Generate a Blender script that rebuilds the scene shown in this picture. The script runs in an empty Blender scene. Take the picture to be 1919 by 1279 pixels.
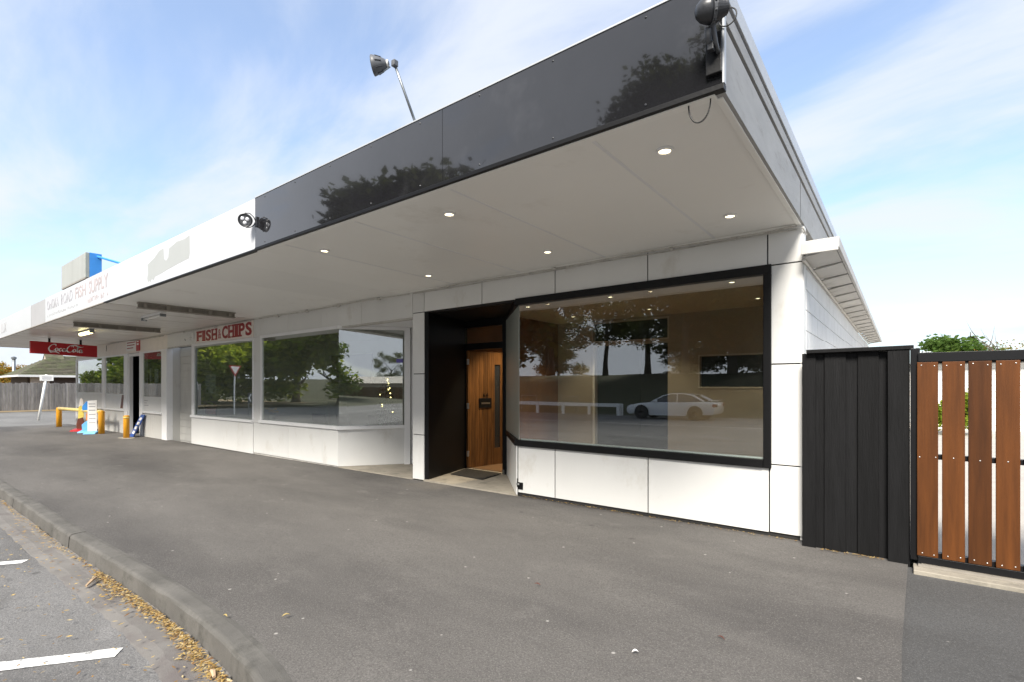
import bpy, bmesh, math, random
from mathutils import Vector, Matrix
import numpy as np
R = math.radians
rnd = random.Random(7)
scene = bpy.context.scene
COL = scene.collection

# ------------------------------------------------------------------ camera
YAW = 37.672
cam = bpy.data.objects.new('camera', bpy.data.cameras.new('camera'))
COL.objects.link(cam)
cam.location = (0, 0, 1.4)
cam.rotation_euler = (R(90), 0, R(YAW))
cam.data.sensor_width = 36.0
cam.data.lens = 36.0 * 945.92 / 1919.0
cam.data.shift_y = (726.318 - 639.5) / 1919.0
cam.data.clip_end = 2000
cam.data.clip_start = 0.05
scene.camera = cam

# ------------------------------------------------------------------ light
SUN_AZ, SUN_EL = 164.0, 44.0          # azimuth from +Y towards +X
world = bpy.data.worlds.new('World'); scene.world = world; world.use_nodes = True
wn = world.node_tree.nodes; wl = world.node_tree.links
wn.clear()
out = wn.new('ShaderNodeOutputWorld'); bg = wn.new('ShaderNodeBackground')
sky = wn.new('ShaderNodeTexSky'); sky.sky_type = 'NISHITA'; sky.sun_disc = False
sky.sun_elevation = R(SUN_EL); sky.sun_rotation = R(SUN_AZ)
sky.air_density = 1.0; sky.dust_density = 1.2; sky.ozone_density = 1.5
bg.inputs['Strength'].default_value = 0.05
tc = wn.new('ShaderNodeTexCoord')
sep = wn.new('ShaderNodeSeparateXYZ'); wl.new(tc.outputs['Generated'], sep.inputs[0])
def wmath(op, a, b=None, clamp=False):
    n = wn.new('ShaderNodeMath'); n.operation = op; n.use_clamp = clamp
    for i, q in enumerate((a, b)):
        if q is None: continue
        if isinstance(q, (int, float)): n.inputs[i].default_value = q
        else: wl.new(q, n.inputs[i])
    return n.outputs[0]
zz = wmath('ADD', wmath('MAXIMUM', sep.outputs['Z'], 0.0), 0.22)
cx = wmath('DIVIDE', sep.outputs['X'], zz); cy = wmath('DIVIDE', sep.outputs['Y'], zz)
cmb = wn.new('ShaderNodeCombineXYZ'); wl.new(cx, cmb.inputs[0]); wl.new(cy, cmb.inputs[1])
mp = wn.new('ShaderNodeMapping'); mp.inputs['Rotation'].default_value = (0, 0, R(62)); mp.inputs['Scale'].default_value = (0.6, 1.35, 1)
wl.new(cmb.outputs[0], mp.inputs['Vector'])
n1 = wn.new('ShaderNodeTexNoise'); n1.inputs['Scale'].default_value = 1.7; n1.inputs['Detail'].default_value = 9; n1.inputs['Roughness'].default_value = 0.56; n1.inputs['Distortion'].default_value = 0.35
wl.new(mp.outputs[0], n1.inputs['Vector'])
cr = wn.new('ShaderNodeValToRGB'); cr.color_ramp.interpolation = 'EASE'
cr.color_ramp.elements[0].position = 0.33; cr.color_ramp.elements[0].color = (0.22, 0.22, 0.22, 1)
cr.color_ramp.elements[1].position = 0.66; cr.color_ramp.elements[1].color = (0.92, 0.92, 0.92, 1)
wl.new(n1.outputs['Fac'], cr.inputs['Fac'])
hz = wmath('POWER', wmath('SUBTRACT', 1.0, wmath('MAXIMUM', sep.outputs['Z'], 0.0), True), 4.5)
south = wmath('MULTIPLY', wmath('MULTIPLY_ADD', sep.outputs['Y'], -0.75), 0.85, True)      # overcast over the street, as the glass reflects it
south.node.inputs[0].links[0].from_node.inputs[2].default_value = 0.15
cmask = wmath('MAXIMUM', wmath('ADD', cr.outputs['Color'], wmath('MAXIMUM', south, 0.0), True), wmath('MULTIPLY', hz, 0.7), True)
hue = wn.new('ShaderNodeMix'); hue.data_type = 'RGBA'; hue.blend_type = 'MULTIPLY'; hue.inputs['Factor'].default_value = 1
wl.new(sky.outputs['Color'], hue.inputs['A']); hue.inputs['B'].default_value = (1.02, 1.10, 1.15, 1)
cm = wn.new('ShaderNodeMix'); cm.data_type = 'RGBA'
wl.new(cmask, cm.inputs['Factor']); wl.new(hue.outputs['Result'], cm.inputs['A'])
cm.inputs['B'].default_value = (3.3, 3.5, 3.9, 1)
wl.new(cm.outputs['Result'], bg.inputs['Color'])
wl.new(bg.outputs[0], out.inputs[0])

sl = bpy.data.lights.new('sun', 'SUN'); sl.energy = 1.5; sl.angle = R(20); sl.color = (1.0, 0.945, 0.86)
sun = bpy.data.objects.new('sun', sl); COL.objects.link(sun)
sd = Vector((math.sin(R(SUN_AZ)) * math.cos(R(SUN_EL)), math.cos(R(SUN_AZ)) * math.cos(R(SUN_EL)), math.sin(R(SUN_EL))))
sun.rotation_euler = sd.to_track_quat('Z', 'Y').to_euler()
sun.location = sd * 60
scene.view_settings.view_transform = 'Standard'
scene.view_settings.look = 'None'
scene.view_settings.exposure = 2.45
scene.view_settings.gamma = 1
scene.cycles.max_bounces = 10
scene.cycles.transparent_max_bounces = 16
scene.cycles.use_denoising = True

# ------------------------------------------------------------------ materials
def new_mat(name):
    m = bpy.data.materials.new(name); m.use_nodes = True
    nt = m.node_tree; nt.nodes.clear()
    o = nt.nodes.new('ShaderNodeOutputMaterial')
    return m, nt, o
def mat(name, col, rough=0.5, var=0.12, scale=3.0, stretch=(1, 1, 1), bump=0.0, bscale=80.0, spec=0.5, metal=0.0,
        rand=0.0, dirt=None, dscale=1.2, dlo=0.55, dhi=0.75, coat=0.0, emit=None, estr=0, detail=6, rvar=0.0):
    m, nt, o = new_mat(name)
    N, L = nt.nodes, nt.links
    b = N.new('ShaderNodeBsdfPrincipled'); L.new(b.outputs[0], o.inputs[0])
    b.inputs['Roughness'].default_value = rough; b.inputs['Metallic'].default_value = metal
    b.inputs['Specular IOR Level'].default_value = spec; b.inputs['Coat Weight'].default_value = coat
    g = N.new('ShaderNodeNewGeometry'); mpn = N.new('ShaderNodeMapping'); mpn.inputs['Scale'].default_value = stretch
    L.new(g.outputs['Position'], mpn.inputs['Vector'])
    vec = mpn.outputs[0]
    if rand:
        oi = N.new('ShaderNodeObjectInfo')
        ad = N.new('ShaderNodeVectorMath'); ad.operation = 'MULTIPLY_ADD'
        cb = N.new('ShaderNodeCombineXYZ')
        for i in range(3): L.new(oi.outputs['Random'], cb.inputs[i])
        L.new(cb.outputs[0], ad.inputs[0]); ad.inputs[1].default_value = (37, 53, 71); L.new(vec, ad.inputs[2])
        vec = ad.outputs[0]
    n = N.new('ShaderNodeTexNoise'); n.inputs['Scale'].default_value = scale; n.inputs['Detail'].default_value = detail; n.inputs['Roughness'].default_value = 0.6
    L.new(vec, n.inputs['Vector'])
    mr = N.new('ShaderNodeMapRange'); mr.inputs['From Min'].default_value = 0.25; mr.inputs['From Max'].default_value = 0.75
    mr.inputs['To Min'].default_value = 1 - var; mr.inputs['To Max'].default_value = 1 + var
    L.new(n.outputs['Fac'], mr.inputs['Value'])
    fac = mr.outputs[0]
    if rand:
        mr2 = N.new('ShaderNodeMapRange'); mr2.inputs['To Min'].default_value = 1 - rand; mr2.inputs['To Max'].default_value = 1 + rand
        L.new(oi.outputs['Random'], mr2.inputs['Value'])
        mu = N.new('ShaderNodeMath'); mu.operation = 'MULTIPLY'; L.new(fac, mu.inputs[0]); L.new(mr2.outputs[0], mu.inputs[1]); fac = mu.outputs[0]
    sc = N.new('ShaderNodeVectorMath'); sc.operation = 'SCALE'; sc.inputs[0].default_value = col[:3]; L.new(fac, sc.inputs['Scale'])
    c = sc.outputs[0]
    if dirt:
        dn = N.new('ShaderNodeTexNoise'); dn.inputs['Scale'].default_value = dscale; dn.inputs['Detail'].default_value = 10; dn.inputs['Roughness'].default_value = 0.7
        L.new(vec if not rand else mpn.outputs[0], dn.inputs['Vector'])
        dr = N.new('ShaderNodeMapRange'); dr.inputs['From Min'].default_value = dlo; dr.inputs['From Max'].default_value = dhi; dr.clamp = True
        L.new(dn.outputs['Fac'], dr.inputs['Value'])
        mx = N.new('ShaderNodeMix'); mx.data_type = 'RGBA'; L.new(dr.outputs[0], mx.inputs['Factor'])
        L.new(c, mx.inputs['A']); mx.inputs['B'].default_value = (*dirt, 1); c = mx.outputs['Result']
    L.new(c, b.inputs['Base Color'])
    if rvar:
        rr = N.new('ShaderNodeMapRange'); rr.inputs['From Min'].default_value = .3; rr.inputs['From Max'].default_value = .7
        rr.inputs['To Min'].default_value = max(0, rough - rvar); rr.inputs['To Max'].default_value = rough + rvar
        L.new(n.outputs['Fac'], rr.inputs['Value']); L.new(rr.outputs[0], b.inputs['Roughness'])
    if bump:
        bn = N.new('ShaderNodeTexNoise'); bn.inputs['Scale'].default_value = bscale; bn.inputs['Detail'].default_value = 5
        L.new(vec, bn.inputs['Vector'])
        bp = N.new('ShaderNodeBump'); bp.inputs['Strength'].default_value = bump; bp.inputs['Distance'].default_value = 0.01
        L.new(bn.outputs['Fac'], bp.inputs['Height']); L.new(bp.outputs[0], b.inputs['Normal'])
    if emit:
        b.inputs['Emission Color'].default_value = (*emit, 1); b.inputs['Emission Strength'].default_value = estr
    return m
def asphalt(name, lo, hi, speck, stain, bscale=140, bump=0.5, big=0.35):
    m, nt, o = new_mat(name); N, L = nt.nodes, nt.links
    b = N.new('ShaderNodeBsdfPrincipled'); L.new(b.outputs[0], o.inputs[0]); b.inputs['Roughness'].default_value = 0.86
    b.inputs['Specular IOR Level'].default_value = 0.35
    g = N.new('ShaderNodeNewGeometry'); P = g.outputs['Position']
    def noise(s, d=8, r=0.62, stretch=None, dist=0):
        n = N.new('ShaderNodeTexNoise'); n.inputs['Scale'].default_value = s; n.inputs['Detail'].default_value = d; n.inputs['Roughness'].default_value = r; n.inputs['Distortion'].default_value = dist
        if stretch:
            mm = N.new('ShaderNodeMapping'); mm.inputs['Scale'].default_value = stretch; L.new(P, mm.inputs[0]); L.new(mm.outputs[0], n.inputs['Vector'])
        else: L.new(P, n.inputs['Vector'])
        return n.outputs['Fac']
    def rng(v, a, b2, lo_=0, hi_=1):
        r = N.new('ShaderNodeMapRange'); r.inputs['From Min'].default_value = a; r.inputs['From Max'].default_value = b2
        r.inputs['To Min'].default_value = lo_; r.inputs['To Max'].default_value = hi_; L.new(v, r.inputs['Value']); return r.outputs[0]
    def mix(f, A, B, bt='MIX'):
        x = N.new('ShaderNodeMix'); x.data_type = 'RGBA'; x.blend_type = bt; L.new(f, x.inputs['Factor']) if not isinstance(f, float) else setattr(x.inputs['Factor'], 'default_value', f)
        for k, q in (('A', A), ('B', B)):
            if isinstance(q, tuple): x.inputs[k].default_value = (*q, 1)
            else: L.new(q, x.inputs[k])
        return x.outputs['Result']
    c = mix(rng(noise(0.6, 10, .68, (0.5, 1.3, 1)), .35, .66), lo, hi)
    c = mix(rng(noise(big, 7, .6, (0.55, 1.5, 1)), .46, .66, 0, .9), c, stain)
    c = mix(rng(noise(2.3, 5, .6, (1.0, 1.4, 1)), .60, .78, 0, .5), c, tuple(q * 1.35 for q in hi))
    c = mix(rng(noise(75, 3, .75), .46, .62, 0, .62), c, speck)
    c = mix(rng(noise(130, 2, .7), .54, .66, 0, .5), c, tuple(q * 1.5 for q in hi))
    vo = N.new('ShaderNodeTexVoronoi'); vo.inputs['Scale'].default_value = 60; L.new(P, vo.inputs['Vector'])
    c = mix(rng(vo.outputs['Distance'], .0, .28, .5, 0), c, tuple(q * 1.9 for q in hi))
    v2 = N.new('ShaderNodeTexVoronoi'); v2.inputs['Scale'].default_value = 4.2; L.new(P, v2.inputs['Vector'])
    c = mix(rng(v2.outputs['Distance'], .030, .055, .75, 0), c, (.42, .40, .37))
    v3 = N.new('ShaderNodeTexVoronoi'); v3.inputs['Scale'].default_value = 1.7; v3.inputs['Randomness'].default_value = 1; L.new(P, v3.inputs['Vector'])
    sp = N.new('ShaderNodeMath'); sp.operation = 'MULTIPLY_ADD'; L.new(noise(9, 4, .6), sp.inputs[0]); sp.inputs[1].default_value = -.09; L.new(v3.outputs['Distance'], sp.inputs[2])
    c = mix(rng(sp.outputs[0], -.012, .03, .55, 0), c, tuple(q * .55 for q in stain))
    L.new(c, b.inputs['Base Color'])
    bn = N.new('ShaderNodeTexNoise'); bn.inputs['Scale'].default_value = bscale; bn.inputs['Detail'].default_value = 4; L.new(P, bn.inputs['Vector'])
    bp = N.new('ShaderNodeBump'); bp.inputs['Strength'].default_value = bump; bp.inputs['Distance'].default_value = 0.01
    L.new(bn.outputs['Fac'], bp.inputs['Height']); L.new(bp.outputs[0], b.inputs['Normal'])
    return m
def glass_mat(name, r0=0.075, tint=(0.84, 0.88, 0.86), dust_haze=0.03):
    m, nt, o = new_mat(name); N, L = nt.nodes, nt.links
    tr = N.new('ShaderNodeBsdfTransparent'); tr.inputs[0].default_value = (*tint, 1)
    gl = N.new('ShaderNodeBsdfGlossy'); gl.inputs['Roughness'].default_value = 0.0; gl.inputs['Color'].default_value = (1, 1, 1, 1)
    lw = N.new('ShaderNodeLayerWeight'); lw.inputs['Blend'].default_value = 0.5
    pw = N.new('ShaderNodeMath'); pw.operation = 'POWER'; pw.inputs[1].default_value = 4.0; L.new(lw.outputs['Facing'], pw.inputs[0])
    ma = N.new('ShaderNodeMath'); ma.operation = 'MULTIPLY_ADD'; ma.inputs[1].default_value = 1 - r0; ma.inputs[2].default_value = r0; L.new(pw.outputs[0], ma.inputs[0])
    ms = N.new('ShaderNodeMixShader'); L.new(ma.outputs[0], ms.inputs[0]); L.new(tr.outputs[0], ms.inputs[1]); L.new(gl.outputs[0], ms.inputs[2])
    # fine waviness of old float glass
    g = N.new('ShaderNodeNewGeometry'); n = N.new('ShaderNodeTexNoise'); n.inputs['Scale'].default_value = 0.9; n.inputs['Detail'].default_value = 1; L.new(g.outputs['Position'], n.inputs['Vector'])
    bp = N.new('ShaderNodeBump'); bp.inputs['Strength'].default_value = 0.05; bp.inputs['Distance'].default_value = 0.02; L.new(n.outputs['Fac'], bp.inputs['Height']); L.new(bp.outputs[0], gl.inputs['Normal'])
    df = N.new('ShaderNodeBsdfDiffuse'); df.inputs[0].default_value = (.62, .62, .54, 1)  # dust film doubling as a pale haze put in to lighten the panes
    dn = N.new('ShaderNodeTexNoise'); dn.inputs['Scale'].default_value = 1.6; dn.inputs['Detail'].default_value = 9; L.new(g.outputs['Position'], dn.inputs['Vector'])
    dm = N.new('ShaderNodeMath'); dm.operation = 'MULTIPLY'; dm.inputs[1].default_value = dust_haze * 2; L.new(dn.outputs['Fac'], dm.inputs[0])
    m2 = N.new('ShaderNodeMixShader'); L.new(dm.outputs[0], m2.inputs[0]); L.new(ms.outputs[0], m2.inputs[1]); L.new(df.outputs[0], m2.inputs[2])
    L.new(m2.outputs[0], o.inputs[0])
    return m
def emis(name, col, s):
    m, nt, o = new_mat(name); e = nt.nodes.new('ShaderNodeEmission'); e.inputs[0].default_value = (*col, 1); e.inputs[1].default_value = s
    nt.links.new(e.outputs[0], o.inputs[0]); return m
def leaf_mat(name, cols, trans=0.45):
    m, nt, o = new_mat(name); N, L = nt.nodes, nt.links
    g = N.new('ShaderNodeNewGeometry'); 
    cr_ = N.new('ShaderNodeValToRGB'); els = cr_.color_ramp.elements
    els[0].color = (*cols[0], 1); els[1].color = (*cols[-1], 1)
    for i, c in enumerate(cols[1:-1]):
        e = els.new((i + 1) / (len(cols) - 1)); e.color = (*c, 1)
    L.new(g.outputs['Random Per Island'], cr_.inputs[0])
    d = N.new('ShaderNodeBsdfDiffuse'); t = N.new('ShaderNodeBsdfTranslucent'); L.new(cr_.outputs[0], d.inputs[0])
    sc2 = N.new('ShaderNodeVectorMath'); sc2.operation = 'MULTIPLY'; sc2.inputs[1].default_value = (2.0, 1.9, 1.3); L.new(cr_.outputs[0], sc2.inputs[0]); L.new(sc2.outputs[0], t.inputs[0])
    ms = N.new('ShaderNodeMixShader'); ms.inputs[0].default_value = trans; L.new(d.outputs[0], ms.inputs[1]); L.new(t.outputs[0], ms.inputs[2])
    L.new(ms.outputs[0], o.inputs[0]); return m
def fascia_mat(name):
    # black acrylic sheet: dusty chalk streaks over a glossy face
    m = mat(name, (.014, .014, .016), .05, .25, 2.0, spec=.6, dirt=(.05, .05, .054), dscale=1.4, dlo=.56, dhi=.9, rvar=.015, coat=1.0)
    m.node_tree.nodes['Principled BSDF'].inputs['Coat IOR'].default_value = 1.45; m.node_tree.nodes['Principled BSDF'].inputs['Coat Roughness'].default_value = .012
    return m

K = {}
K['white'] = mat('white_panel_paint', (.70, .697, .675), .42, .05, 1.2, (1, 1, .6), dirt=(.52, .49, .43), dscale=2.6, dlo=.57, dhi=.84, bump=.05, bscale=25, rand=.025)
K['soffit'] = mat('soffit_paint', (.88, .87, .83), .34, .03, .8, dirt=(.66, .63, .57), dscale=1.1, dlo=.58, dhi=.85, rand=.02)
K['soffit_board'] = mat('board_soffit_paint', (.74, .71, .66), .28, .05, 1.5, dirt=(.5, .46, .4), dscale=1.6, dlo=.55, dhi=.85, rand=.04)
K['trimwhite'] = mat('white_trim_paint', (.80, .80, .80), .35, .03, 3, dirt=(.6, .58, .53), dscale=5, dlo=.62, dhi=.85)
K['black'] = mat('black_trim_paint', (.005, .005, .0055), .45, .3, 5, spec=.28, dirt=(.03, .029, .028), dscale=7, dlo=.62, dhi=.9, bump=.08, bscale=60)
K['joint'] = mat('dark_joint', (.02, .019, .018), .9)
K['fascia'] = fascia_mat('black_fascia_gloss')
K['fwhite'] = mat('white_fascia_paint', (.53, .54, .56), .3, .03, .7, dirt=(.47, .47, .46), dscale=.8, dlo=.58, dhi=.85)
K['fgrey'] = mat('old_fascia_patch', (.37, .37, .38), .55, .06, 2)
K['fpatch'] = mat('painted_out_patch', (.36, .375, .37), .5, .04, 2)
K['weather'] = mat('weathered_grey_board', (.31, .31, .305), .6, .14, 2.2, (1, 1, 4), dirt=(.2, .19, .17), dscale=3.5, dlo=.56, dhi=.8, bump=.15, bscale=40)
K['flash'] = mat('roof_flashing', (.50, .52, .54), .4, .08, 2, metal=.3)
K['block'] = mat('painted_block', (.70, .70, .69), .6, .05, 4, bump=.35, bscale=45, rand=.04, dirt=(.36, .34, .30), dscale=1.5, dlo=.60, dhi=.85)
K['mortar'] = mat('painted_mortar', (.60, .60, .58), .8, .1, 6, dirt=(.2, .19, .17), dscale=2, dlo=.5, dhi=.75)
K['eave'] = mat('eave_paint', (.52, .51, .485), .6, .1, 2.5, dirt=(.16, .15, .13), dscale=3, dlo=.55, dhi=.85, rand=.05)
K['glass'] = glass_mat('window_glass', .15, dust_haze=.010)
K['glass2'] = glass_mat('shop_window_glass', .27, (.80, .85, .82), .06)
K['walnut'] = mat('timber_door', (.13, .057, .017), .40, .75, 3.6, (11, 11, .6), bump=.08, bscale=30, rand=.28, detail=9)
K['floorwood'] = mat('timber_floor', (.22, .13, .07), .4, .3, 6, (3, 1, 1))
K['taupe'] = mat('interior_taupe', (.44, .385, .32), .7, .04, 1)
K['intceil'] = mat('interior_ceiling', (.62, .58, .52), .7, .03, 1)
K['rust'] = mat('interior_timber_wall', (.20, .085, .03), .5, .45, 1.2, (1, 1.4, .5), detail=9)
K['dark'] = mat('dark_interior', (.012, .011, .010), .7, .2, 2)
K['pale'] = mat('pale_interior', (.60, .60, .53), .7, .06, 1)
K['steel'] = mat('satin_steel', (.6, .6, .6), .28, .08, 10, metal=1)
K['concrete'] = mat('entry_concrete', (.30, .27, .22), .8, .25, 2.2, dirt=(.14, .13, .11), dscale=4, dlo=.52, dhi=.75, bump=.3, bscale=70)
K['kerb'] = mat('kerb_concrete', (.125, .118, .107), .88, .4, 3, dirt=(.06, .057, .05), dscale=6, dlo=.42, dhi=.68, bump=.45, bscale=210)
K['pan'] = mat('gutter_concrete', (.17, .16, .148), .85, .25, 2, dirt=(.12, .105, .10), dscale=3, dlo=.48, dhi=.7, bump=.45, bscale=190)
K['reflpaint'] = mat('painted_reflection_pane', (.34, .36, .32), .35, .05, 2)  # pale grey-green reflection painted into the angled pane's colour
K['matrub'] = mat('rubber_mat', (.022, .020, .018), .8, .4, 60, bump=.8, bscale=130)
K['fenceblk'] = mat('black_stained_board', (.0055, .0055, .006), .65, .45, 4, (6, 6, .5), bump=.35, bscale=18, rand=.35, dirt=(.02, .02, .019), dscale=9, dlo=.64, dhi=.9, spec=.22)
K['gatewood'] = mat('stained_gate_board', (.092, .030, .0060), .55, .38, 2.6, (9, 9, .6), bump=.12, bscale=16, rand=.42, dirt=(.04, .013, .004), dscale=2.6, dlo=.56, dhi=.82, detail=9, spec=.25)
K['knot'] = mat('timber_knot', (.05, .018, .008), .55, .5, 60)
K['gatesteel'] = mat('black_gate_steel', (.006, .006, .007), .4, .2, 6, spec=.3)
K['screw'] = mat('screw_head', (.75, .74, .72), .3, .05, 5, metal=.6)
K['yellow'] = mat('safety_yellow_paint', (.72, .33, .015), .42, .12, 6, dirt=(.45, .25, .05), dscale=9, dlo=.6, dhi=.85)
K['yellowpale'] = mat('worn_yellow_paint', (.80, .62, .22), .5, .15, 6)
K['red'] = mat('sign_red', (.42, .005, .010), .35, .05, 3)
K['signred'] = mat('dark_red_letter', (.30, .008, .008), .4, .1, 4)
K['signwhite'] = mat('sign_white', (.80, .79, .76), .4, .04, 3)
K['cream'] = mat('sign_cream', (.78, .72, .66), .45, .06, 4)
K['blue'] = mat('bright_blue_paint', (.05, .28, .72), .4, .12, 5)
K['dkblue'] = mat('dark_blue_sign', (.02, .07, .30), .4, .1, 5)
K['ltblue'] = mat('sky_blue_print', (.16, .45, .80), .4, .1, 5)
K['orange'] = mat('orange_print', (.75, .22, .05), .4, .15, 8)
K['brown'] = mat('brown_print', (.12, .035, .02), .4, .2, 8)
K['ylw'] = mat('yellow_print', (.75, .60, .12), .4, .15, 8)
K['signgrey'] = mat('weathered_sign_face', (.36, .37, .35), .5, .12, 1.5, (3, 3, .3))
K['mossgrey'] = mat('sign_side_grey', (.34, .36, .33), .6, .2, 5)
K['letter'] = mat('faded_letter', (.36, .355, .38), .6, .25, 6)
K['letterpink'] = mat('faded_letter_warm', (.41, .36, .365), .6, .25, 6)
K['lampblk'] = mat('lamp_housing', (.035, .037, .042), .36, .3, 14, bump=.1, bscale=60)
K['lampgrey'] = mat('grey_lamp_housing', (.10, .105, .115), .45, .25, 14)
K['galv'] = mat('galvanised_pipe', (.26, .28, .29), .4, .15, 9, metal=.7)
K['cable'] = mat('black_cable', (.012, .012, .012), .5, .1, 5)
K['conduit'] = mat('grey_conduit', (.55, .53, .49), .5, .15, 6, dirt=(.22, .20, .18), dscale=9, dlo=.5, dhi=.75)
K['beam'] = mat('soffit_beam', (.27, .245, .21), .6, .2, 5)
K['lens'] = mat('lamp_lens', (.75, .76, .80), .08, .05, 8, coat=.6)
K['lit'] = emis('downlight_glow', (1.0, .84, .52), 1.2)
K['litwarm'] = emis('tube_glow', (1.0, .86, .42), 1.1)
K['litblue'] = emis('screen_glow', (.12, .30, .85), .7)
K['fencegrey'] = mat('weathered_paling', (.20, .19, .183), .85, .35, 3, (4, 4, .6), bump=.2, bscale=20, rand=.3)
K['rooftile'] = mat('mossy_tile', (.085, .075, .052), .85, .4, 4, rand=.35, dirt=(.085, .10, .04), dscale=.9, dlo=.42, dhi=.66)
K['housewall'] = mat('dark_brick_wall', (.07, .05, .045), .8, .25, 6)
K['pinkwall'] = mat('pale_plaster', (.42, .35, .30), .8, .1, 3)
K['bark'] = mat('bark', (.075, .06, .045), .9, .4, 5, (3, 3, .6), bump=.6, bscale=20)
K['paleb'] = mat('pale_bark', (.16, .14, .12), .9, .35, 5)
K['leafdark'] = leaf_mat('dark_leaves', [(.030, .038, .014), (.048, .06, .02), (.07, .085, .028)])
K['leafgreen'] = leaf_mat('green_leaves', [(.05, .09, .015), (.09, .14, .025), (.14, .19, .035), (.19, .22, .04)])
K['leaflime'] = leaf_mat('yellow_green_leaves', [(.10, .15, .018), (.18, .24, .03), (.26, .29, .045)])
K['leafmid'] = leaf_mat('mid_green_leaves', [(.045, .085, .02), (.08, .14, .035), (.13, .19, .06)])
K['needle'] = leaf_mat('plastic_needles', [(.03, .08, .03), (.06, .12, .05)], .1)
K['autumn'] = leaf_mat('autumn_leaves', [(.20, .10, .03), (.30, .20, .05), (.12, .14, .04)])
K['litter'] = leaf_mat('fallen_leaf', [(.22, .13, .045), (.36, .24, .08), (.42, .31, .13), (.16, .085, .04), (.46, .38, .22), (.30, .17, .05)], .15)
K['dryleaf'] = mat('dry_leaf', (.42, .32, .12), .6, .2, 30)
K['chip'] = mat('pale_bark_strip', (.42, .30, .19), .7, .3, 20)
K['grass'] = mat('verge_grass', (.042, .048, .018), .95, .4, 1.3, dirt=(.07, .062, .032), dscale=.5, dlo=.4, dhi=.7, bump=.7, bscale=12)
K['soil'] = mat('leafy_verge', (.20, .15, .08), .95, .35, 2, dirt=(.32, .22, .11), dscale=4, dlo=.5, dhi=.7)
K['path'] = asphalt('footpath_asphalt', (.097, .091, .085), (.146, .137, .127), (.062, .058, .054), (.050, .047, .046), 300, .45)
K['apron'] = asphalt('driveway_asphalt', (.070, .070, .069), (.10, .099, .098), (.05, .05, .05), (.062, .06, .058), 170, .7)
K['road'] = asphalt('road_chipseal', (.13, .127, .124), (.215, .21, .205), (.07, .07, .071), (.095, .091, .088), 260, .7, .8)
K['street'] = asphalt('street_asphalt', (.14, .137, .13), (.21, .205, .195), (.09, .09, .085), (.12, .115, .11))
K['paint'] = mat('road_paint', (.74, .74, .72), .7, .12, 6, dirt=(.16, .155, .15), dscale=16, dlo=.55, dhi=.66, bump=.5, bscale=90)
K['yard'] = mat('pale_yard_concrete', (.40, .37, .33), .85, .12, 2)
K['silver'] = mat('silver_car_paint', (.78, .79, .80), .3, .03, 4, metal=.3, coat=.8)
K['whitecar'] = mat('white_car_paint', (.75, .75, .75), .3, .03, 4, coat=.6)
K['carglass'] = mat('tinted_car_glass', (.02, .022, .025), .05, .1, 3, coat=1)
K['tyre'] = mat('tyre_rubber', (.012, .012, .012), .8, .2, 8)
K['rim'] = mat('dark_alloy', (.05, .05, .055), .35, .1, 8, metal=.8)
K['taillight'] = mat('tail_lamp', (.25, .01, .01), .2, .1, 8, coat=.8)
K['bauble'] = mat('gold_bauble', (.7, .42, .08), .2, .1, 8, metal=.8)
K['bulb'] = emis('fairy_light', (1.0, .75, .3), 2.2)
K['flower'] = mat('yellow_petals', (.75, .42, .02), .6, .2, 30)
K['pot'] = mat('white_pot', (.6, .6, .58), .4, .05, 5)
K['chair'] = mat('dark_chair', (.03, .03, .033), .5, .2, 6)
K['paper'] = mat('poster_paper', (.66, .68, .68), .6, .03, 4)
K['print'] = mat('poster_print', (.16, .17, .19), .6, .2, 20)
K['grout'] = mat('grey_clad', (.52, .51, .48), .6, .08, 4, (1, 1, .4))
K['greyclad'] = mat('store_cladding', (.56, .55, .52), .55, .05, 3, (1, 1, .4), dirt=(.4, .38, .35), dscale=3, dlo=.55, dhi=.8)
K['window_film'] = mat('white_window_film', (.66, .66, .65), .4, .04, 3)

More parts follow.
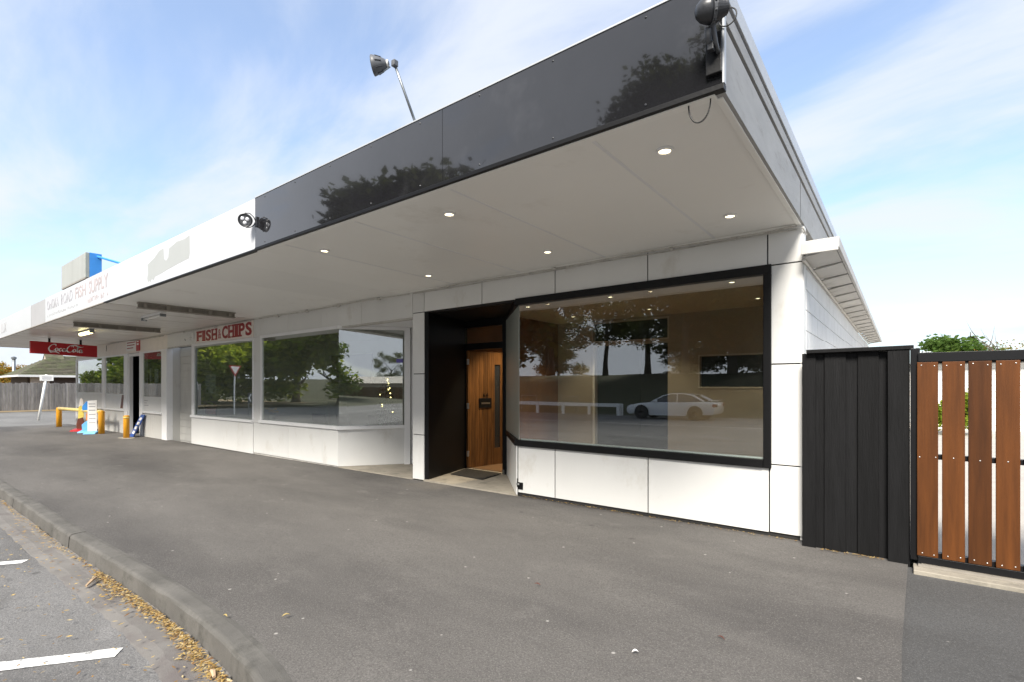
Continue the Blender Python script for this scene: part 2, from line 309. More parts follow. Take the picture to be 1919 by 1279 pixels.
# ------------------------------------------------------------------ builders
class MB:
    def __init__(s): s.v = []; s.f = []; s.mi = []; s.cur = 0
    def add(s, vs, fs):
        o = len(s.v); s.v += [tuple(p) for p in vs]
        for f in fs: s.f.append(tuple(i + o for i in f)); s.mi.append(s.cur)
        return s
    def box(s, x0, x1, y0, y1, z0, z1):
        if x0 > x1: x0, x1 = x1, x0
        if y0 > y1: y0, y1 = y1, y0
        if z0 > z1: z0, z1 = z1, z0
        return s.add([(x0, y0, z0), (x1, y0, z0), (x1, y1, z0), (x0, y1, z0), (x0, y0, z1), (x1, y0, z1), (x1, y1, z1), (x0, y1, z1)],
                     [(3, 2, 1, 0), (4, 5, 6, 7), (0, 1, 5, 4), (1, 2, 6, 5), (2, 3, 7, 6), (3, 0, 4, 7)])
    def hexa(s, lo, hi):            # two 4-point rings
        return s.add(list(lo) + list(hi), [(3, 2, 1, 0), (4, 5, 6, 7), (0, 1, 5, 4), (1, 2, 6, 5), (2, 3, 7, 6), (3, 0, 4, 7)])
    def prism(s, pts, z0, z1):
        n = len(pts)
        return s.add([(p[0], p[1], z0) for p in pts] + [(p[0], p[1], z1) for p in pts],
                     [tuple(range(n))[::-1], tuple(range(n, 2 * n))] + [(i, (i + 1) % n, n + (i + 1) % n, n + i) for i in range(n)])
    def extr(s, pts3, d):           # planar polygon extruded by vector d
        n = len(pts3); d = Vector(d)
        return s.add([tuple(p) for p in pts3] + [tuple(Vector(p) + d) for p in pts3],
                     [tuple(range(n))[::-1], tuple(range(n, 2 * n))] + [(i, (i + 1) % n, n + (i + 1) % n, n + i) for i in range(n)])
    def wall(s, a, b, th, z0, z1):  # vertical slab from a to b (xy), thickness th to the left of a->b
        a = Vector(a[:2]); b = Vector(b[:2]); d = (b - a).normalized(); n = Vector((-d.y, d.x)) * th
        return s.prism([a, b, b + n, a + n], z0, z1)
    def tube(s, pts, r, n=8, cap=True):
        pts = [Vector(p) for p in pts]; rs = r if isinstance(r, (list, tuple)) else [r] * len(pts)
        vs = []; fs = []; m = len(pts); up = None
        for i, p in enumerate(pts):
            t = (pts[min(i + 1, m - 1)] - pts[max(i - 1, 0)]).normalized()
            if up is None: up = t.orthogonal().normalized()
            u = (up - t * up.dot(t)); u = u.normalized() if u.length > 1e-5 else t.orthogonal().normalized(); up = u
            w = t.cross(u)
            for k in range(n):
                a = 2 * math.pi * k / n; vs.append(p + (u * math.cos(a) + w * math.sin(a)) * rs[i])
        for i in range(m - 1):
            for k in range(n): fs.append((i * n + k, i * n + (k + 1) % n, (i + 1) * n + (k + 1) % n, (i + 1) * n + k))
        if cap: fs.append(tuple(range(n))[::-1]); fs.append(tuple((m - 1) * n + k for k in range(n)))
        return s.add(vs, fs)
    def lathe(s, prof, n=20, M=None, cap=True):
        vs = []; fs = []
        for r, z in prof:
            for k in range(n):
                a = 2 * math.pi * k / n; p = Vector((r * math.cos(a), r * math.sin(a), z)); vs.append(M @ p if M else p)
        for i in range(len(prof) - 1):
            for k in range(n): fs.append((i * n + k, i * n + (k + 1) % n, (i + 1) * n + (k + 1) % n, (i + 1) * n + k))
        if cap: fs.append(tuple(range(n))[::-1]); fs.append(tuple((len(prof) - 1) * n + k for k in range(n)))
        return s.add(vs, fs)
    def build(s, name, m, parent=None, bevel=0, smooth=False, fix=True, local=False, seg=2):
        off = Vector((0, 0, 0))
        if not local:
            if parent is not None: off = root_loc(parent)
            else:
                A = np.array(s.v); lo = A.min(0); hi = A.max(0); off = Vector(((lo[0] + hi[0]) / 2, (lo[1] + hi[1]) / 2, lo[2]))
        me = bpy.data.meshes.new(name)
        me.from_pydata([(p[0] - off.x, p[1] - off.y, p[2] - off.z) for p in s.v], [], s.f)
        ms = m if isinstance(m, (list, tuple)) else [m]
        for q in ms: me.materials.append(q)
        if len(ms) > 1: me.polygons.foreach_set('material_index', s.mi)
        if fix:
            bm = bmesh.new(); bm.from_mesh(me); bmesh.ops.recalc_face_normals(bm, faces=bm.faces); bm.to_mesh(me); bm.free()
        if smooth:
            me.polygons.foreach_set('use_smooth', [True] * len(me.polygons))
        ob = bpy.data.objects.new(name, me); COL.objects.link(ob)
        if parent is not None: ob.parent = parent
        elif not local: ob.location = off
        if bevel:
            bv = ob.modifiers.new('bevel', 'BEVEL'); bv.width = bevel; bv.segments = seg; bv.limit_method = 'ANGLE'; bv.angle_limit = R(40)
        return ob
def root_loc(o):
    while o.parent is not None: o = o.parent
    return Vector(o.location)
def empty(name, loc, rz=0):
    e = bpy.data.objects.new(name, None); COL.objects.link(e); e.location = loc; e.rotation_euler = (0, 0, rz); e.empty_display_size = .2; return e
def tag(o, label, cat, group=None):
    o['label'] = label; o['category'] = cat
    if group: o['group'] = group
    return o
def thing(name, label, cat, loc, group=None, rz=0): return tag(empty(name, loc, rz), label, cat, group)
def struct(o): o['kind'] = 'structure'; return o
def stuff(o): o['kind'] = 'stuff'; return o
def box(name, m, parent, x0, x1, y0, y1, z0, z1, bevel=0): return MB().box(x0, x1, y0, y1, z0, z1).build(name, m, parent, bevel)
def inst(name, me, loc, parent, rot=None):
    o = bpy.data.objects.new(name, me); COL.objects.link(o); o.parent = parent; o.location = Vector(loc) - root_loc(parent)
    if rot: o.rotation_euler = rot
    return o
def copy_tree(o, parent=None):
    c = o.copy(); COL.objects.link(c); c.parent = parent
    for ch in list(o.children): copy_tree(ch, c)
    return c
dg = None
def text(name, body, size, loc, rot, m, parent, sx=1.0, off=0.0, ext=0.003, align='LEFT', shear=0.0):
    cu = bpy.data.curves.new(name, 'FONT'); cu.body = body; cu.size = size; cu.offset = off; cu.extrude = ext; cu.align_x = align; cu.shear = shear; cu.resolution_u = 3
    t = bpy.data.objects.new(name + '_t', cu); COL.objects.link(t)
    me = bpy.data.meshes.new_from_object(t.evaluated_get(bpy.context.evaluated_depsgraph_get()))
    bpy.data.objects.remove(t); bpy.data.curves.remove(cu)
    me.materials.clear(); me.materials.append(m); me.name = name
    ob = bpy.data.objects.new(name, me); COL.objects.link(ob); ob.parent = parent
    ob.location = Vector(loc) - root_loc(parent); ob.rotation_euler = rot; ob.scale = (sx, 1, 1)
    return ob
FRONT = (R(90), 0, 0)       # lettering on a wall facing -y
def gz(x): return 0.005 * max(min(x, 0), -45)

# ------------------------------------------------------------------ ground
W, H, YC, HT = 5.234, 2.886, 2.612, 3.441       # wall plane, soffit, canopy front plane, fascia top
g = MB(); S = 700
g.add([(-S, -S, -1.0), (S, -S, -1.0), (S, S, -1.0), (-S, S, -1.0)], [(0, 1, 2, 3)])
struct(g.build('ground', K['grass'], fix=False))
def sheet(name, m, xs, ys, zf):
    b = MB(); vs = [(x, y, zf(x, y)) for x in xs for y in ys]; ny = len(ys)
    fs = [(i * ny + j, (i + 1) * ny + j, (i + 1) * ny + j + 1, i * ny + j + 1) for i in range(len(xs) - 1) for j in range(ny - 1)]
    b.add(vs, fs); return struct(b.build(name, m, fix=False))
# kerb line (front arris), curving towards the driveway at its near end
KP = [(-27.5, 1.27), (-20, 1.27), (-14, 1.27), (-10, 1.275), (-8, 1.275), (-6.5, 1.28), (-5.4, 1.30), (-4.5, 1.315), (-3.9, 1.315), (-3.35, 1.295), (-2.85, 1.25), (-2.43, 1.185), (-2.0, 1.07), (-1.6, .90), (-1.2, .64), (-.85, .30), (-.6, -.1), (-.5, -.6)]
def smooth_path(P, k=4):
    o = []
    for i in range(len(P) - 1):
        p0 = P[max(i - 1, 0)]; p1 = P[i]; p2 = P[i + 1]; p3 = P[min(i + 2, len(P) - 1)]
        for j in range(k):
            t = j / k
            o.append(tuple(.5 * (2 * p1[a] + (p2[a] - p0[a]) * t + (2 * p0[a] - 5 * p1[a] + 4 * p2[a] - p3[a]) * t * t + (3 * p1[a] - p0[a] - 3 * p2[a] + p3[a]) * t ** 3) for a in (0, 1)))
    return o + [P[-1]]
KS = smooth_path(KP)
def offs(P, d):
    o = []
    for i, p in enumerate(P):
        a = P[max(i - 1, 0)]; b = P[min(i + 1, len(P) - 1)]; t = Vector((b[0] - a[0], b[1] - a[1])).normalized()
        o.append((p[0] - t.y * d, p[1] + t.x * d))
    return o
def strip(name, m, prof, path, jag=0.0):
    b = MB(); rows = [[(p[0], p[1]) for p in offs(path, d)] for d, z in prof]; n = len(prof); r_ = random.Random(3)
    vs = []
    for i in range(len(path)):
        for k, (d, z) in enumerate(prof):
            x, y = rows[k][i]; j = r_.uniform(-jag, jag); vs.append((x, y + j, z + gz(x)))
    fs = [(i * n + k, (i + 1) * n + k, (i + 1) * n + k + 1, i * n + k + 1) for i in range(len(path) - 1) for k in range(n - 1)]
    b.add(vs, fs); return b.build(name, m, fix=False, local=True)
# kerb cut into cast lengths with open joints
kerb_parent = struct(strip('kerb', K['kerb'], [(-.03, -.30), (.13, -.30), (.13, -.060)], KS))
cuts = [-27.5, -24.4, -21.3, -18.2, -15.1, -12.3, -9.4, -6.5, -.4]
for a, b_ in zip(cuts[:-1], cuts[1:]):
    seg = [p for p in KS if a - .001 <= p[0] <= b_ + .001]
    def at(x):
        for i in range(len(KS) - 1):
            if KS[i][0] <= x <= KS[i + 1][0]:
                t = (x - KS[i][0]) / max(1e-6, KS[i + 1][0] - KS[i][0]); return (x, KS[i][1] * (1 - t) + KS[i + 1][1] * t)
        return KS[-1] if x > -1 else KS[0]
    path = [at(a + .008)] + [p for p in seg if a + .05 < p[0] < b_ - .05] + [at(b_ - .008)]
    dense = []
    for p, q in zip(path[:-1], path[1:]):
        nn = max(1, int(math.hypot(q[0] - p[0], q[1] - p[1]) / .12))
        dense += [(p[0] + (q[0] - p[0]) * i / nn, p[1] + (q[1] - p[1]) * i / nn) for i in range(nn)]
    dense.append(path[-1])
    o = strip('kerb_length', K['kerb'], [(-.022, -.25), (-.006, -.050), (.0, -.039), (.011, -.030), (.024, -.027), (.096, -.0225), (.128, -.0255), (.130, -.05)], dense, .003)
    o.parent = kerb_parent
pan = struct(strip('gutter_channel', K['pan'], [(-.292, -.1662), (-.27, -.1635), (-.20, -.158), (-.10, -.166), (-.018, -.160)], smooth_path(KP, 8), .012))
# footpath between kerb and shops (one sheet), driveway apron, roads
back = offs(KS, .124)
b = MB(); n = len(back)
xs_split = [p[0] for p in back]
vs = [(p[0], p[1], -.026 + gz(p[0])) for p in back] + [(min(p[0], .045), max(W + .1, 0), gz(p[0])) for p in back]
b.add(vs, [(i, i + 1, n + i + 1, n + i) for i in range(n - 1)])
lastx = back[-1]
b.add([(lastx[0], lastx[1], -.03), (.0, lastx[1], -.02), (.0, 3.42, 0), (.045, W + .1, 0), (back[-1][0], W + .1, 0)], [(0, 1, 2, 3, 4)])
struct(b.build('footpath', K['path'], fix=False, local=True))
ap = MB(); rr = random.Random(5)
edge = [(-.06 + .0285 * max(0, (y - 3.42)) * 1.0 + rr.uniform(-.006, .006) + (.004 if y > 3.42 else 0), y) for y in np.linspace(-.7, 5.03, 60)]
ap.add([(x, y, -.0225 + .022 * max(0, min(1, (y + .7) / 4)) - .012) for x, y in edge] + [(7, y, .004) for x, y in edge], [(i, 60 + i, 60 + i + 1, i + 1) for i in range(59)])
struct(ap.build('driveway_apron', K['apron'], fix=False, local=True))
def rz_(x, y): return -.165 + gz(x) - .155 * max(0, min(1, (-y) / 17.0))
sheet('road', K['road'], list(np.linspace(-46, 60, 54)), [-19.2, -12, -6, -2, 0, .6, 1.05, 1.45], lambda x, y: rz_(x, y) - (.02 if y > 1.2 else 0) - (.25 if (x > -.7 and y > 1.2) else 0))
sheet('side_street', K['street'], [-46.5, -40, -34, -27.4], [1.3, 8, 20, 60], lambda x, y: gz(x) - .06)
sheet('verge', K['soil'], [-90, -60, -49.3, -46.4], [-19, 0, 8, 16, 60], lambda x, y: gz(x) - .035)
sheet('yard', K['yard'], [-.66, 3, 14], [5.32, 12, 30, 60], lambda x, y: .012)
bank = sheet('grass_bank', K['grass'], list(np.linspace(-120, 70, 60)), [-19.0, -21, -24, -28, -33, -38, -41, -46, -60, -90],
             lambda x, y: (-.33 + gz(x)) if y > -19.5 else (-.30 + 3.05 * (lambda t: t * t * (3 - 2 * t))(min(1, (-y - 19.5) / 21.5)) * (1.0 if x < 8 else max(.25, 1 - (x - 8) / 30)) + .06 * math.sin(x * 1.3) * math.cos(y)))
# painted bay lines on the road (flat paint)
road = bpy.data.objects['road']
def paint_line(p, q, w, z=.005):
    a = Vector(p); d = Vector(q) - a; L_ = d.length; d.normalize(); nn = Vector((-d.y, d.x)); bb = MB(); r_ = random.Random(int(p[0] * 10)); m_ = 40
    vs = []
    for i in range(m_ + 1):
        c = a + d * (L_ * i / m_)
        for s_ in (-1, 1):
            pt = c + nn * (s_ * (w / 2 + r_.uniform(-.006, .006))); vs.append((pt.x, pt.y, rz_(pt.x, pt.y) + z))
    bb.add(vs, [(2 * i, 2 * i + 2, 2 * i + 3, 2 * i + 1) for i in range(m_)])
    o = bb.build('parking_line', K['paint'], local=True); o.parent = road; o.location = -Vector(road.location); return o
paint_line((-3.69, .95), (-5.35, -1.25), .105)
paint_line((-6.33, .93), (-7.95, -1.2), .10)
paint_line((-9.0, .9), (-10.6, -1.25), .10)
paint_line((-30, -11.5), (30, -11.5), .12, .006)
paint_line((-30, -14.8), (30, -14.8), .12, .006)

# ------------------------------------------------------------------ vacant corner shop
A = thing('vacant_shop', 'white panelled corner shop with black framed window, timber door and black canopy fascia', 'shop', (-3.4, 7.5, 0))
def panel(parent, x0, x1, z0, z1, y=W, gap=.006, m=None, th=.018):
    return MB().box(x0 + gap, x1 - gap, y, y + th, z0 + gap, z1 - gap).build('panel', m or K['white'], parent, .0025)
fw = MB()
fw.box(-5.985, -.72, W + .0185, W + .12, 2.545, H)                     # header backing
fw.box(-1.0, -.735, W + .0185, W + .12, .0, 2.545)                      # right pier backing
fw.box(-3.93, -1.0, W + .0185, W + .12, -.03, .66)                      # below window
fw.box(-5.975, -5.728, W + .0185, W + .12, -.03, 2.545)                 # left pier
fw.wall((-4.972, 6.338), (-3.948, W + .019), .06, -.03, .63)
fwall = fw.build('front_wall', K['joint'], A)
for a, b_ in ((-5.984, -5.722), (-5.722, -4.564), (-4.564, -3.374), (-3.374, -2.183), (-2.183, -1.0), (-1.0, -.705)):
    panel(fwall, a, b_, 2.549, H - .002)
for a, b_ in ((-3.945, -3.374), (-3.374, -2.178), (-2.178, -.985)): panel(fwall, a, b_, .028, .655)
for a, b_ in ((.035, .672), (.672, 1.612), (1.612, 2.549)): panel(fwall, -.985, -.705, a, b_)
for a, b_ in ((-.018, .668), (.668, 1.598), (1.598, 2.549)): panel(fwall, -5.984, -5.722, a, b_)
MB().wall((-4.975, 6.335), (-3.951, W + .002), -.018, .0, .634).build('panel', K['white'], fwall, .002)
# display window
wf = MB(); FX0, FX1, FZ0, FZ1 = -3.972, -.966, .636, 2.557
wf.box(FX0, FX1, W - .028, W + .07, FZ1 - .085, FZ1)
wf.box(FX1 - .068, FX1, W - .028, W + .07, FZ0, FZ1 - .086)
wf.box(FX0 + .03, FX1 - .069, W - .034, W + .075, FZ0, FZ0 + .078)
wf.wall((-5.02, 6.335), (-3.975, W - .033), .07, FZ0, FZ0 + .078)       # sill turning into the entry
wf.wall((-5.02, 6.335), (-3.97, W - .027), .07, FZ1 - .085, FZ1 - .002)
win = wf.build('display_window', K['black'], A, .004)
box('pane', K['glass'], win, -3.93, -1.036, W + .012, W + .020, .712, 2.472)
MB().wall((-4.985, 6.30), (-3.938, W + .012), .008, .712, 2.472).build('pane', K['reflpaint'], win)
box('glazing_bead', K['trimwhite'], win, -3.915, -1.036, W + .022, W + .045, .700, .730)
# recessed entry
en = MB()
en.wall((-5.722, W + .02), (-6.03, 6.40), -.06, -.03, 2.545)             # splayed black side wall (seen face)
en.prism([(-6.05, 6.40), (-4.99, 6.40), (-3.94, W + .125), (-5.72, W + .125)], 2.54, 2.56)   # recess ceiling
en.box(-6.08, -5.965, 6.36, 6.46, -.03, 2.5395)                          # left jamb
en.box(-5.085, -4.995, 6.33, 6.46, -.03, 2.5395)                         # right jamb
en.box(-5.964, -5.086, 6.37, 6.46, 2.425, 2.5395)                        # head
en.box(-5.964, -5.086, 6.365, 6.46, 2.03, 2.135)                         # door head / transom bar
entry = en.build('entry_surround', K['black'], A, .004)
box('transom_pane', K['glass'], entry, -5.963, -5.087, 6.41, 6.418, 2.136, 2.424)
box('bell_push', K['signwhite'], entry, -5.816, -5.800, 5.60, 5.62, 1.26, 1.285)
box('bolt', K['steel'], entry, -5.075, -5.035, 6.31, 6.332, .0, .07, .003)
MB().prism([(-5.73, W - .005), (-3.94, W - .005), (-4.99, 6.47), (-6.05, 6.47)], -.10, -.004).build('entry_slab', K['concrete'], A)
# door: vertical boards, leaf swung inwards on its left hinges
dr = empty('door', (0, 0, 0)); dr.parent = A
hx, hy = -5.955, 6.425; ang = math.atan2(7.262 - hy, -5.79 - hx)
dr.location = Vector((hx, hy, 0)) - root_loc(A); dr.rotation_euler = (0, 0, ang)
def dpart(name, m, x0, x1, y0, y1, z0, z1, bev=0, par=dr):
    o = MB().box(x0, x1, y0, y1, z0, z1).build(name, m, None, bev, local=True); o.parent = par; return o
LW = .86
edges_ = [0, .085, .17, .25, .345, .43, .515, .575, .735, .80, LW]
for i in range(len(edges_) - 1):
    a, b_ = edges_[i] + .0015, edges_[i + 1] - .0015
    if i == 7:
        dpart('plank', K['walnut'], a, b_, -.045, 0, .006, .30, .002); dpart('plank', K['walnut'], a, b_, -.045, 0, 1.80, 2.02, .002)
    else: dpart('plank', K['walnut'], a, b_, -.045, 0, .006, 2.02, .002)
dpart('door_glass', K['carglass'], .577, .733, -.03, -.022, .301, 1.799)
for a in (.5765, .7235): dpart('glazing_bead', K['walnut'], a, a + .01, -.050, -.031, .301, 1.799)
dpart('letter_plate', K['black'], .235, .51, -.060, -.046, 1.03, 1.20, .003)
dpart('letter_slot', K['steel'], .275, .47, -.0625, -.0605, 1.095, 1.125)
for i, x in enumerate((.325, .395)):
    t_ = text('house_number', '6', .09, (0, 0, 0), (R(90), 0, 0), K['black'], A, ext=.004)
    t_.parent = dr; t_.location = (x, -.049, 1.225); t_.rotation_euler = (R(90), 0, 0)
hb = MB().tube([(.80, -.095, 1.16), (.80, -.095, 1.42)], .011, 8).tube([(.80, -.046, 1.18), (.80, -.095, 1.18)], .008, 8).tube([(.80, -.046, 1.40), (.80, -.095, 1.40)], .008, 8)
h_ = hb.build('pull_handle', K['steel'], None, 0, True, local=True); h_.parent = dr
dpart('lock', K['black'], .79, .84, -.075, -.046, 1.0, 1.07, .004); dpart('lock', K['black'], .79, .84, -.075, -.046, 1.50, 1.56, .004)
for z in (.20, 1.02, 1.78):
    hm = MB().tube([(-.006, -.056, z), (-.006, -.056, z + .10)], .010, 8).box(-.03, .022, -.0515, -.046, z + .002, z + .098).build('hinge', K['steel'], None, 0, local=True); hm.parent = dr
# interior
IX0, IX1, IY, IC = -6.0, -.85, 9.43, 2.80
box('interior_floor', K['floorwood'], A, IX0, IX1, 6.475, IY + .05, -.05, .004); box('back_floor', K['dark'], A, IX0, IX1, IY + .051, 14, -.05, .004); MB().prism([(-4.9, 6.474), (IX1, 6.474), (IX1, W + .125), (-3.9, W + .125)], -.05, .003).build('interior_floor', K['floorwood'], A)  # back floor's shade is put into its near-black colour
MB().prism([(-6.0, 6.475), (-4.96, 6.475), (-3.90, W + .125), (-.85, W + .125), (-.85, IY), (-6.0, IY)], IC, IC + .06).build('interior_ceiling', K['intceil'], A)
box('interior_wall', K['rust'], A, IX0 - .06, IX0, 6.475, IY, .0, IC)
iw = MB()
DX0, DX1 = -5.13, -3.53
iw.box(IX0, DX0, IY, IY + .1, 0, IC); iw.box(DX0, DX1, IY, IY + .1, 2.25, 2.36); iw.box(DX0, DX1, IY, IY + .1, 2.74, IC)
iw.box(DX1, -2.93, IY, IY + .1, 0, IC); iw.box(-2.93, -1.4, IY, IY + .1, 0, 1.40); iw.box(-2.93, -1.4, IY, IY + .1, 1.96, IC); iw.box(-1.4, IX1, IY, IY + .1, 0, IC)
iwo = iw.build('interior_wall', K['taupe'], A)
for (a, b_, c, d) in ((DX0, DX1, 2.36, 2.74), (-2.93, -1.4, 1.40, 1.96)):
    t_ = MB(); e_ = .025
    t_.box(a - e_, b_ + e_, IY - .015, IY - .001, d, d + e_); t_.box(a - e_, b_ + e_, IY - .015, IY - .001, c - e_, c); t_.box(a - e_, a, IY - .0148, IY - .0012, c, d); t_.box(b_, b_ + e_, IY - .0148, IY - .0012, c, d)
    t_.build('opening_trim', K['intceil'], iwo)
box('door_jamb', K['trimwhite'], iwo, DX0 + .001, DX0 + .05, IY - .02, IY + .099, 0, 2.249)
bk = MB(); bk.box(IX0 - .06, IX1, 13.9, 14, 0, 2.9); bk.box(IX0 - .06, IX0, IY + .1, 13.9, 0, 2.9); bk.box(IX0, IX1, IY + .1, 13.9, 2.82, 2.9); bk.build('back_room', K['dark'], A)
box('interior_wall', K['taupe'], A, IX1, IX1 + .06, W + .125, 14, 0, IC)
# side wall of painted concrete blocks
sw = MB().box(-.785, -.707, W + .13, 16.35, -.05, 2.52)
swall = sw.build('side_wall', K['mortar'], A)
bm_ = bpy.data.meshes.new('block')
def block_mesh(L_):
    o = MB().box(-.004, .007, .004, L_ - .004, .004, .186).build('block', K['block'], None, 0, local=True); me = o.data; bpy.data.objects.remove(o); return me
full, half = block_mesh(.39), block_mesh(.195)
for r_i in range(13):
    z = .03 + r_i * .19
    if z < 1.0: continue
    y = W + .135; first = True
    while y < 16.3:
        L_ = .195 if (first and r_i % 2) else .39
        if y + L_ > 16.35: L_ = .195
        inst('block', half if L_ < .3 else full, (-.707, y, z), swall); y += L_; first = False
box('corner_trim', K['white'], A, -.735, -.7025, W + .020, W + .133, 0, H - .01, .003)
# eave along the side wall
ev = MB()
ev.box(-.70, -.425, 5.06, 5.09, 2.57, 2.665)        # end board
ev.box(-.445, -.42, 5.091, 16.8, 2.60, 2.69)        # outer edge
ev.box(-.7, -.4455, 5.091, 16.8, 2.655, 2.69)
eave = ev.build('eave', K['eave'], A, .003)
y = 5.10; k = 0
while y < 16.7:
    L_ = min(.62, 16.78 - y)
    MB().hexa([(-.70, y, 2.545), (-.448, y, 2.59), (-.448, y + L_ - .02, 2.60), (-.70, y + L_ - .02, 2.565)], [(-.70, y, 2.56), (-.448, y, 2.605), (-.448, y + L_ - .02, 2.63), (-.70, y + L_ - .02, 2.595)]).build('eave_panel', K['eave'], eave)
    y += .62; k += 1
MB().tube([(-.69, 5.12, 2.535), (-.69, 16.5, 2.535)], .014, 6).build('eave_cable', K['conduit'], eave)
# flat roof body behind the fascia
box('roof', K['flash'], A, -6.0, -.73, 5.3, 16.8, 2.92, 3.0)

# canopy of the corner shop
CX0, CX1 = -5.513, -.70
cn = MB().box(CX0, CX1 - .05, YC + .03, W + .1, H + .012, HT - .06)
can = cn.build('canopy', K['joint'], A)
xs_ = [CX0, -5.07, -3.87, -2.67, -1.47, -.76]
for a, b_ in zip(xs_[:-1], xs_[1:]): MB().box(a + .0012, b_ - .0012, YC + .075, W + .018, H, H + .011).build('soffit_panel', K['soffit'], can)
for x in xs_[1:-1]: box('cover_strip', K['trimwhite'], can, x - .012, x + .012, YC + .076, W - .046, H - .0035, H - .0003)
box('soffit_bead', K['soffit'], can, CX0, -.745, YC + .02, YC + .074, H - .014, H + .011, .003)
box('soffit_bead', K['soffit'], can, -.757, -.72, YC + .076, W + .018, H - .012, H + .011, .003)
box('soffit_bead', K['soffit'], can, CX0, -.76, W - .045, W - .003, H - .02, H - .0005, .004)
fx = [CX0, -2.66, CX1]
for a, b_ in zip(fx[:-1], fx[1:]): box('fascia_panel', K['fascia'], can, a + .0012, b_ - .0012, YC, YC + .018, H + .022, HT, .001)
box('fascia_trim', K['black'], can, CX0, CX1 + .006, YC - .006, YC + .04, H - .008, H + .021, .003)
box('fascia_corner', K['flash'], can, CX1 - .001, CX1 + .008, YC - .004, YC + .03, H + .022, HT)
box('end_board', K['weather'], can, CX1 - .045, CX1, YC + .031, 8.2, H - .004, 3.205, .002)
box('end_groove', K['joint'], can, CX1 - .08, CX1 - .042, YC + .031, 8.2, 3.2055, 3.3445)
box('end_board', K['weather'], can, CX1 - .04, CX1 + .004, YC + .031, 8.2, 3.238, 3.320, .002)
box('end_flashing', K['flash'], can, CX1 - .06, CX1 + .012, YC + .031, 8.2, 3.345, HT + .004, .003)
box('end_board_joint', K['joint'], can, CX1 - .002, CX1 + .0015, 5.02, 5.028, H, 3.2)
box('fascia_cap', K['flash'], can, CX0, CX1 + .01, YC - .006, YC + .25, HT + .0005, HT + .010)
sc_me = None
for x in np.arange(-5.3, -.8, .6):
    for z in (H + .05, HT - .03):
        o = MB().lathe([(.006, 0), (.006, .003), (.003, .005)], 8, Matrix.Translation((x, YC, z)) @ Matrix.Rotation(R(90), 4, 'X')).build('screw', K['lampblk'], can)
# conduit along the wall/soffit joint
cd = MB().tube([(-.69, 5.30, 2.80), (-.705, W - .03, 2.845), (-.80, W - .055, 2.862)] + [(x, W - .06 + .006 * math.sin(x * 3), 2.853 + .007 * math.sin(x * 2.3)) for x in np.arange(-1.0, -6.0, -.35)], .0085, 6)
cd.tube([(x, W - .02, 2.842 + .004 * math.sin(x * 4)) for x in np.arange(-.75, -6.0, -.4)], .006, 6)
for x in (-1.9, -3.36, -4.15, -5.2): cd.lathe([(.018, -.02), (.02, 0), (.018, .02)], 8, Matrix.Translation((x, W - .05, 2.853)) @ Matrix.Rotation(R(90), 4, 'Y'))
cd.build('conduit', K['conduit'], A, 0, True)

# ------------------------------------------------------------------ fish and chip shop
Bx0, Bx1 = -14.41, -5.99
B = thing('fish_and_chip_shop', 'white fish and chip shop with two wide windows under red lettered sign', 'shop', (-10.2, 7.5, gz(-10)))
gB = gz(-10)
fw = MB()
fw.box(-16.1, Bx1 - .004, W + .0185, W + .12, 2.47, H)
fw.box(-14.38, -11.0, W + .0185, W + .12, -.15, .64); fw.box(-11.0, -8.0, W + .0185, W + .12, -.15, .64)
fw.box(-11.14, -10.80, W + .0185, W + .12, .64, 2.47)
fw.wall((-7.97, W + .02), (-7.26, 6.21), .06, -.15, .63)
fB = fw.build('front_wall', K['conduit'], B)
for a, b_ in ((-16.1, -14.4), (-14.4, -11.0), (-11.0, -9.66), (-9.66, -8.47), (-8.47, -7.28), (-7.28, -5.984)): panel(fB, a, b_, 2.49, H - .002, gap=.003)
panel(fB, -14.405, -11.10, .0 + gB, .625, gap=.002, y=W - .02, th=.035)
for a, b_ in ((-11.10, -9.66), (-9.66, -8.47), (-8.47, -7.972)): panel(fB, a, b_, .03 + gB, .635, gap=.002)
MB().wall((-7.972, W + .001), (-7.236, 6.243), -.018, .03 + gB, .635).build('panel', K['white'], fB, .002)
panel(fB, -11.10, -10.80, .637, 2.488, gap=.002)
box('pier', K['trimwhite'], B, -14.43, -14.33, W - .01, W + .12, .0 + gB, 2.49, .004)
w1 = MB(); w1.box(-14.33, -11.10, W - .022, W + .06, 2.43, 2.489); w1.box(-14.43, -11.10, W - .05, W + .06, .626, .680); w1.box(-14.329, -14.29, W - .01, W + .05, .681, 2.429); w1.box(-11.16, -11.101, W - .01, W + .05, .681, 2.429)
win1 = w1.build('shop_window', K['trimwhite'], B, .004)
box('pane', K['glass2'], win1, -14.289, -11.161, W + .012, W + .02, .681, 2.429)
w2 = MB(); w2.box(-10.80, -7.95, W - .02, W + .06, 2.455, 2.51); w2.box(-10.84, -7.955, W - .035, W + .06, .636, .700); w2.box(-10.80, -10.745, W - .012, W + .05, .701, 2.454)
w2.wall((-7.966, W - .020), (-7.21, 6.243), -.05, 2.455, 2.51); w2.wall((-7.966, W - .035), (-7.21, 6.243), -.05, .636, .700)
w2.wall((-7.268, 6.158), (-7.205, 6.245), -.06, -.04, 2.4549)
win2 = w2.build('bay_window', K['trimwhite'], B, .004)
box('pane', K['glass2'], win2, -10.744, -7.962, W + .012, W + .02, .701, 2.454)
MB().wall((-7.958, W + .012), (-7.269, 6.150), -.008, .701, 2.454).build('pane', K['glass2'], win2)
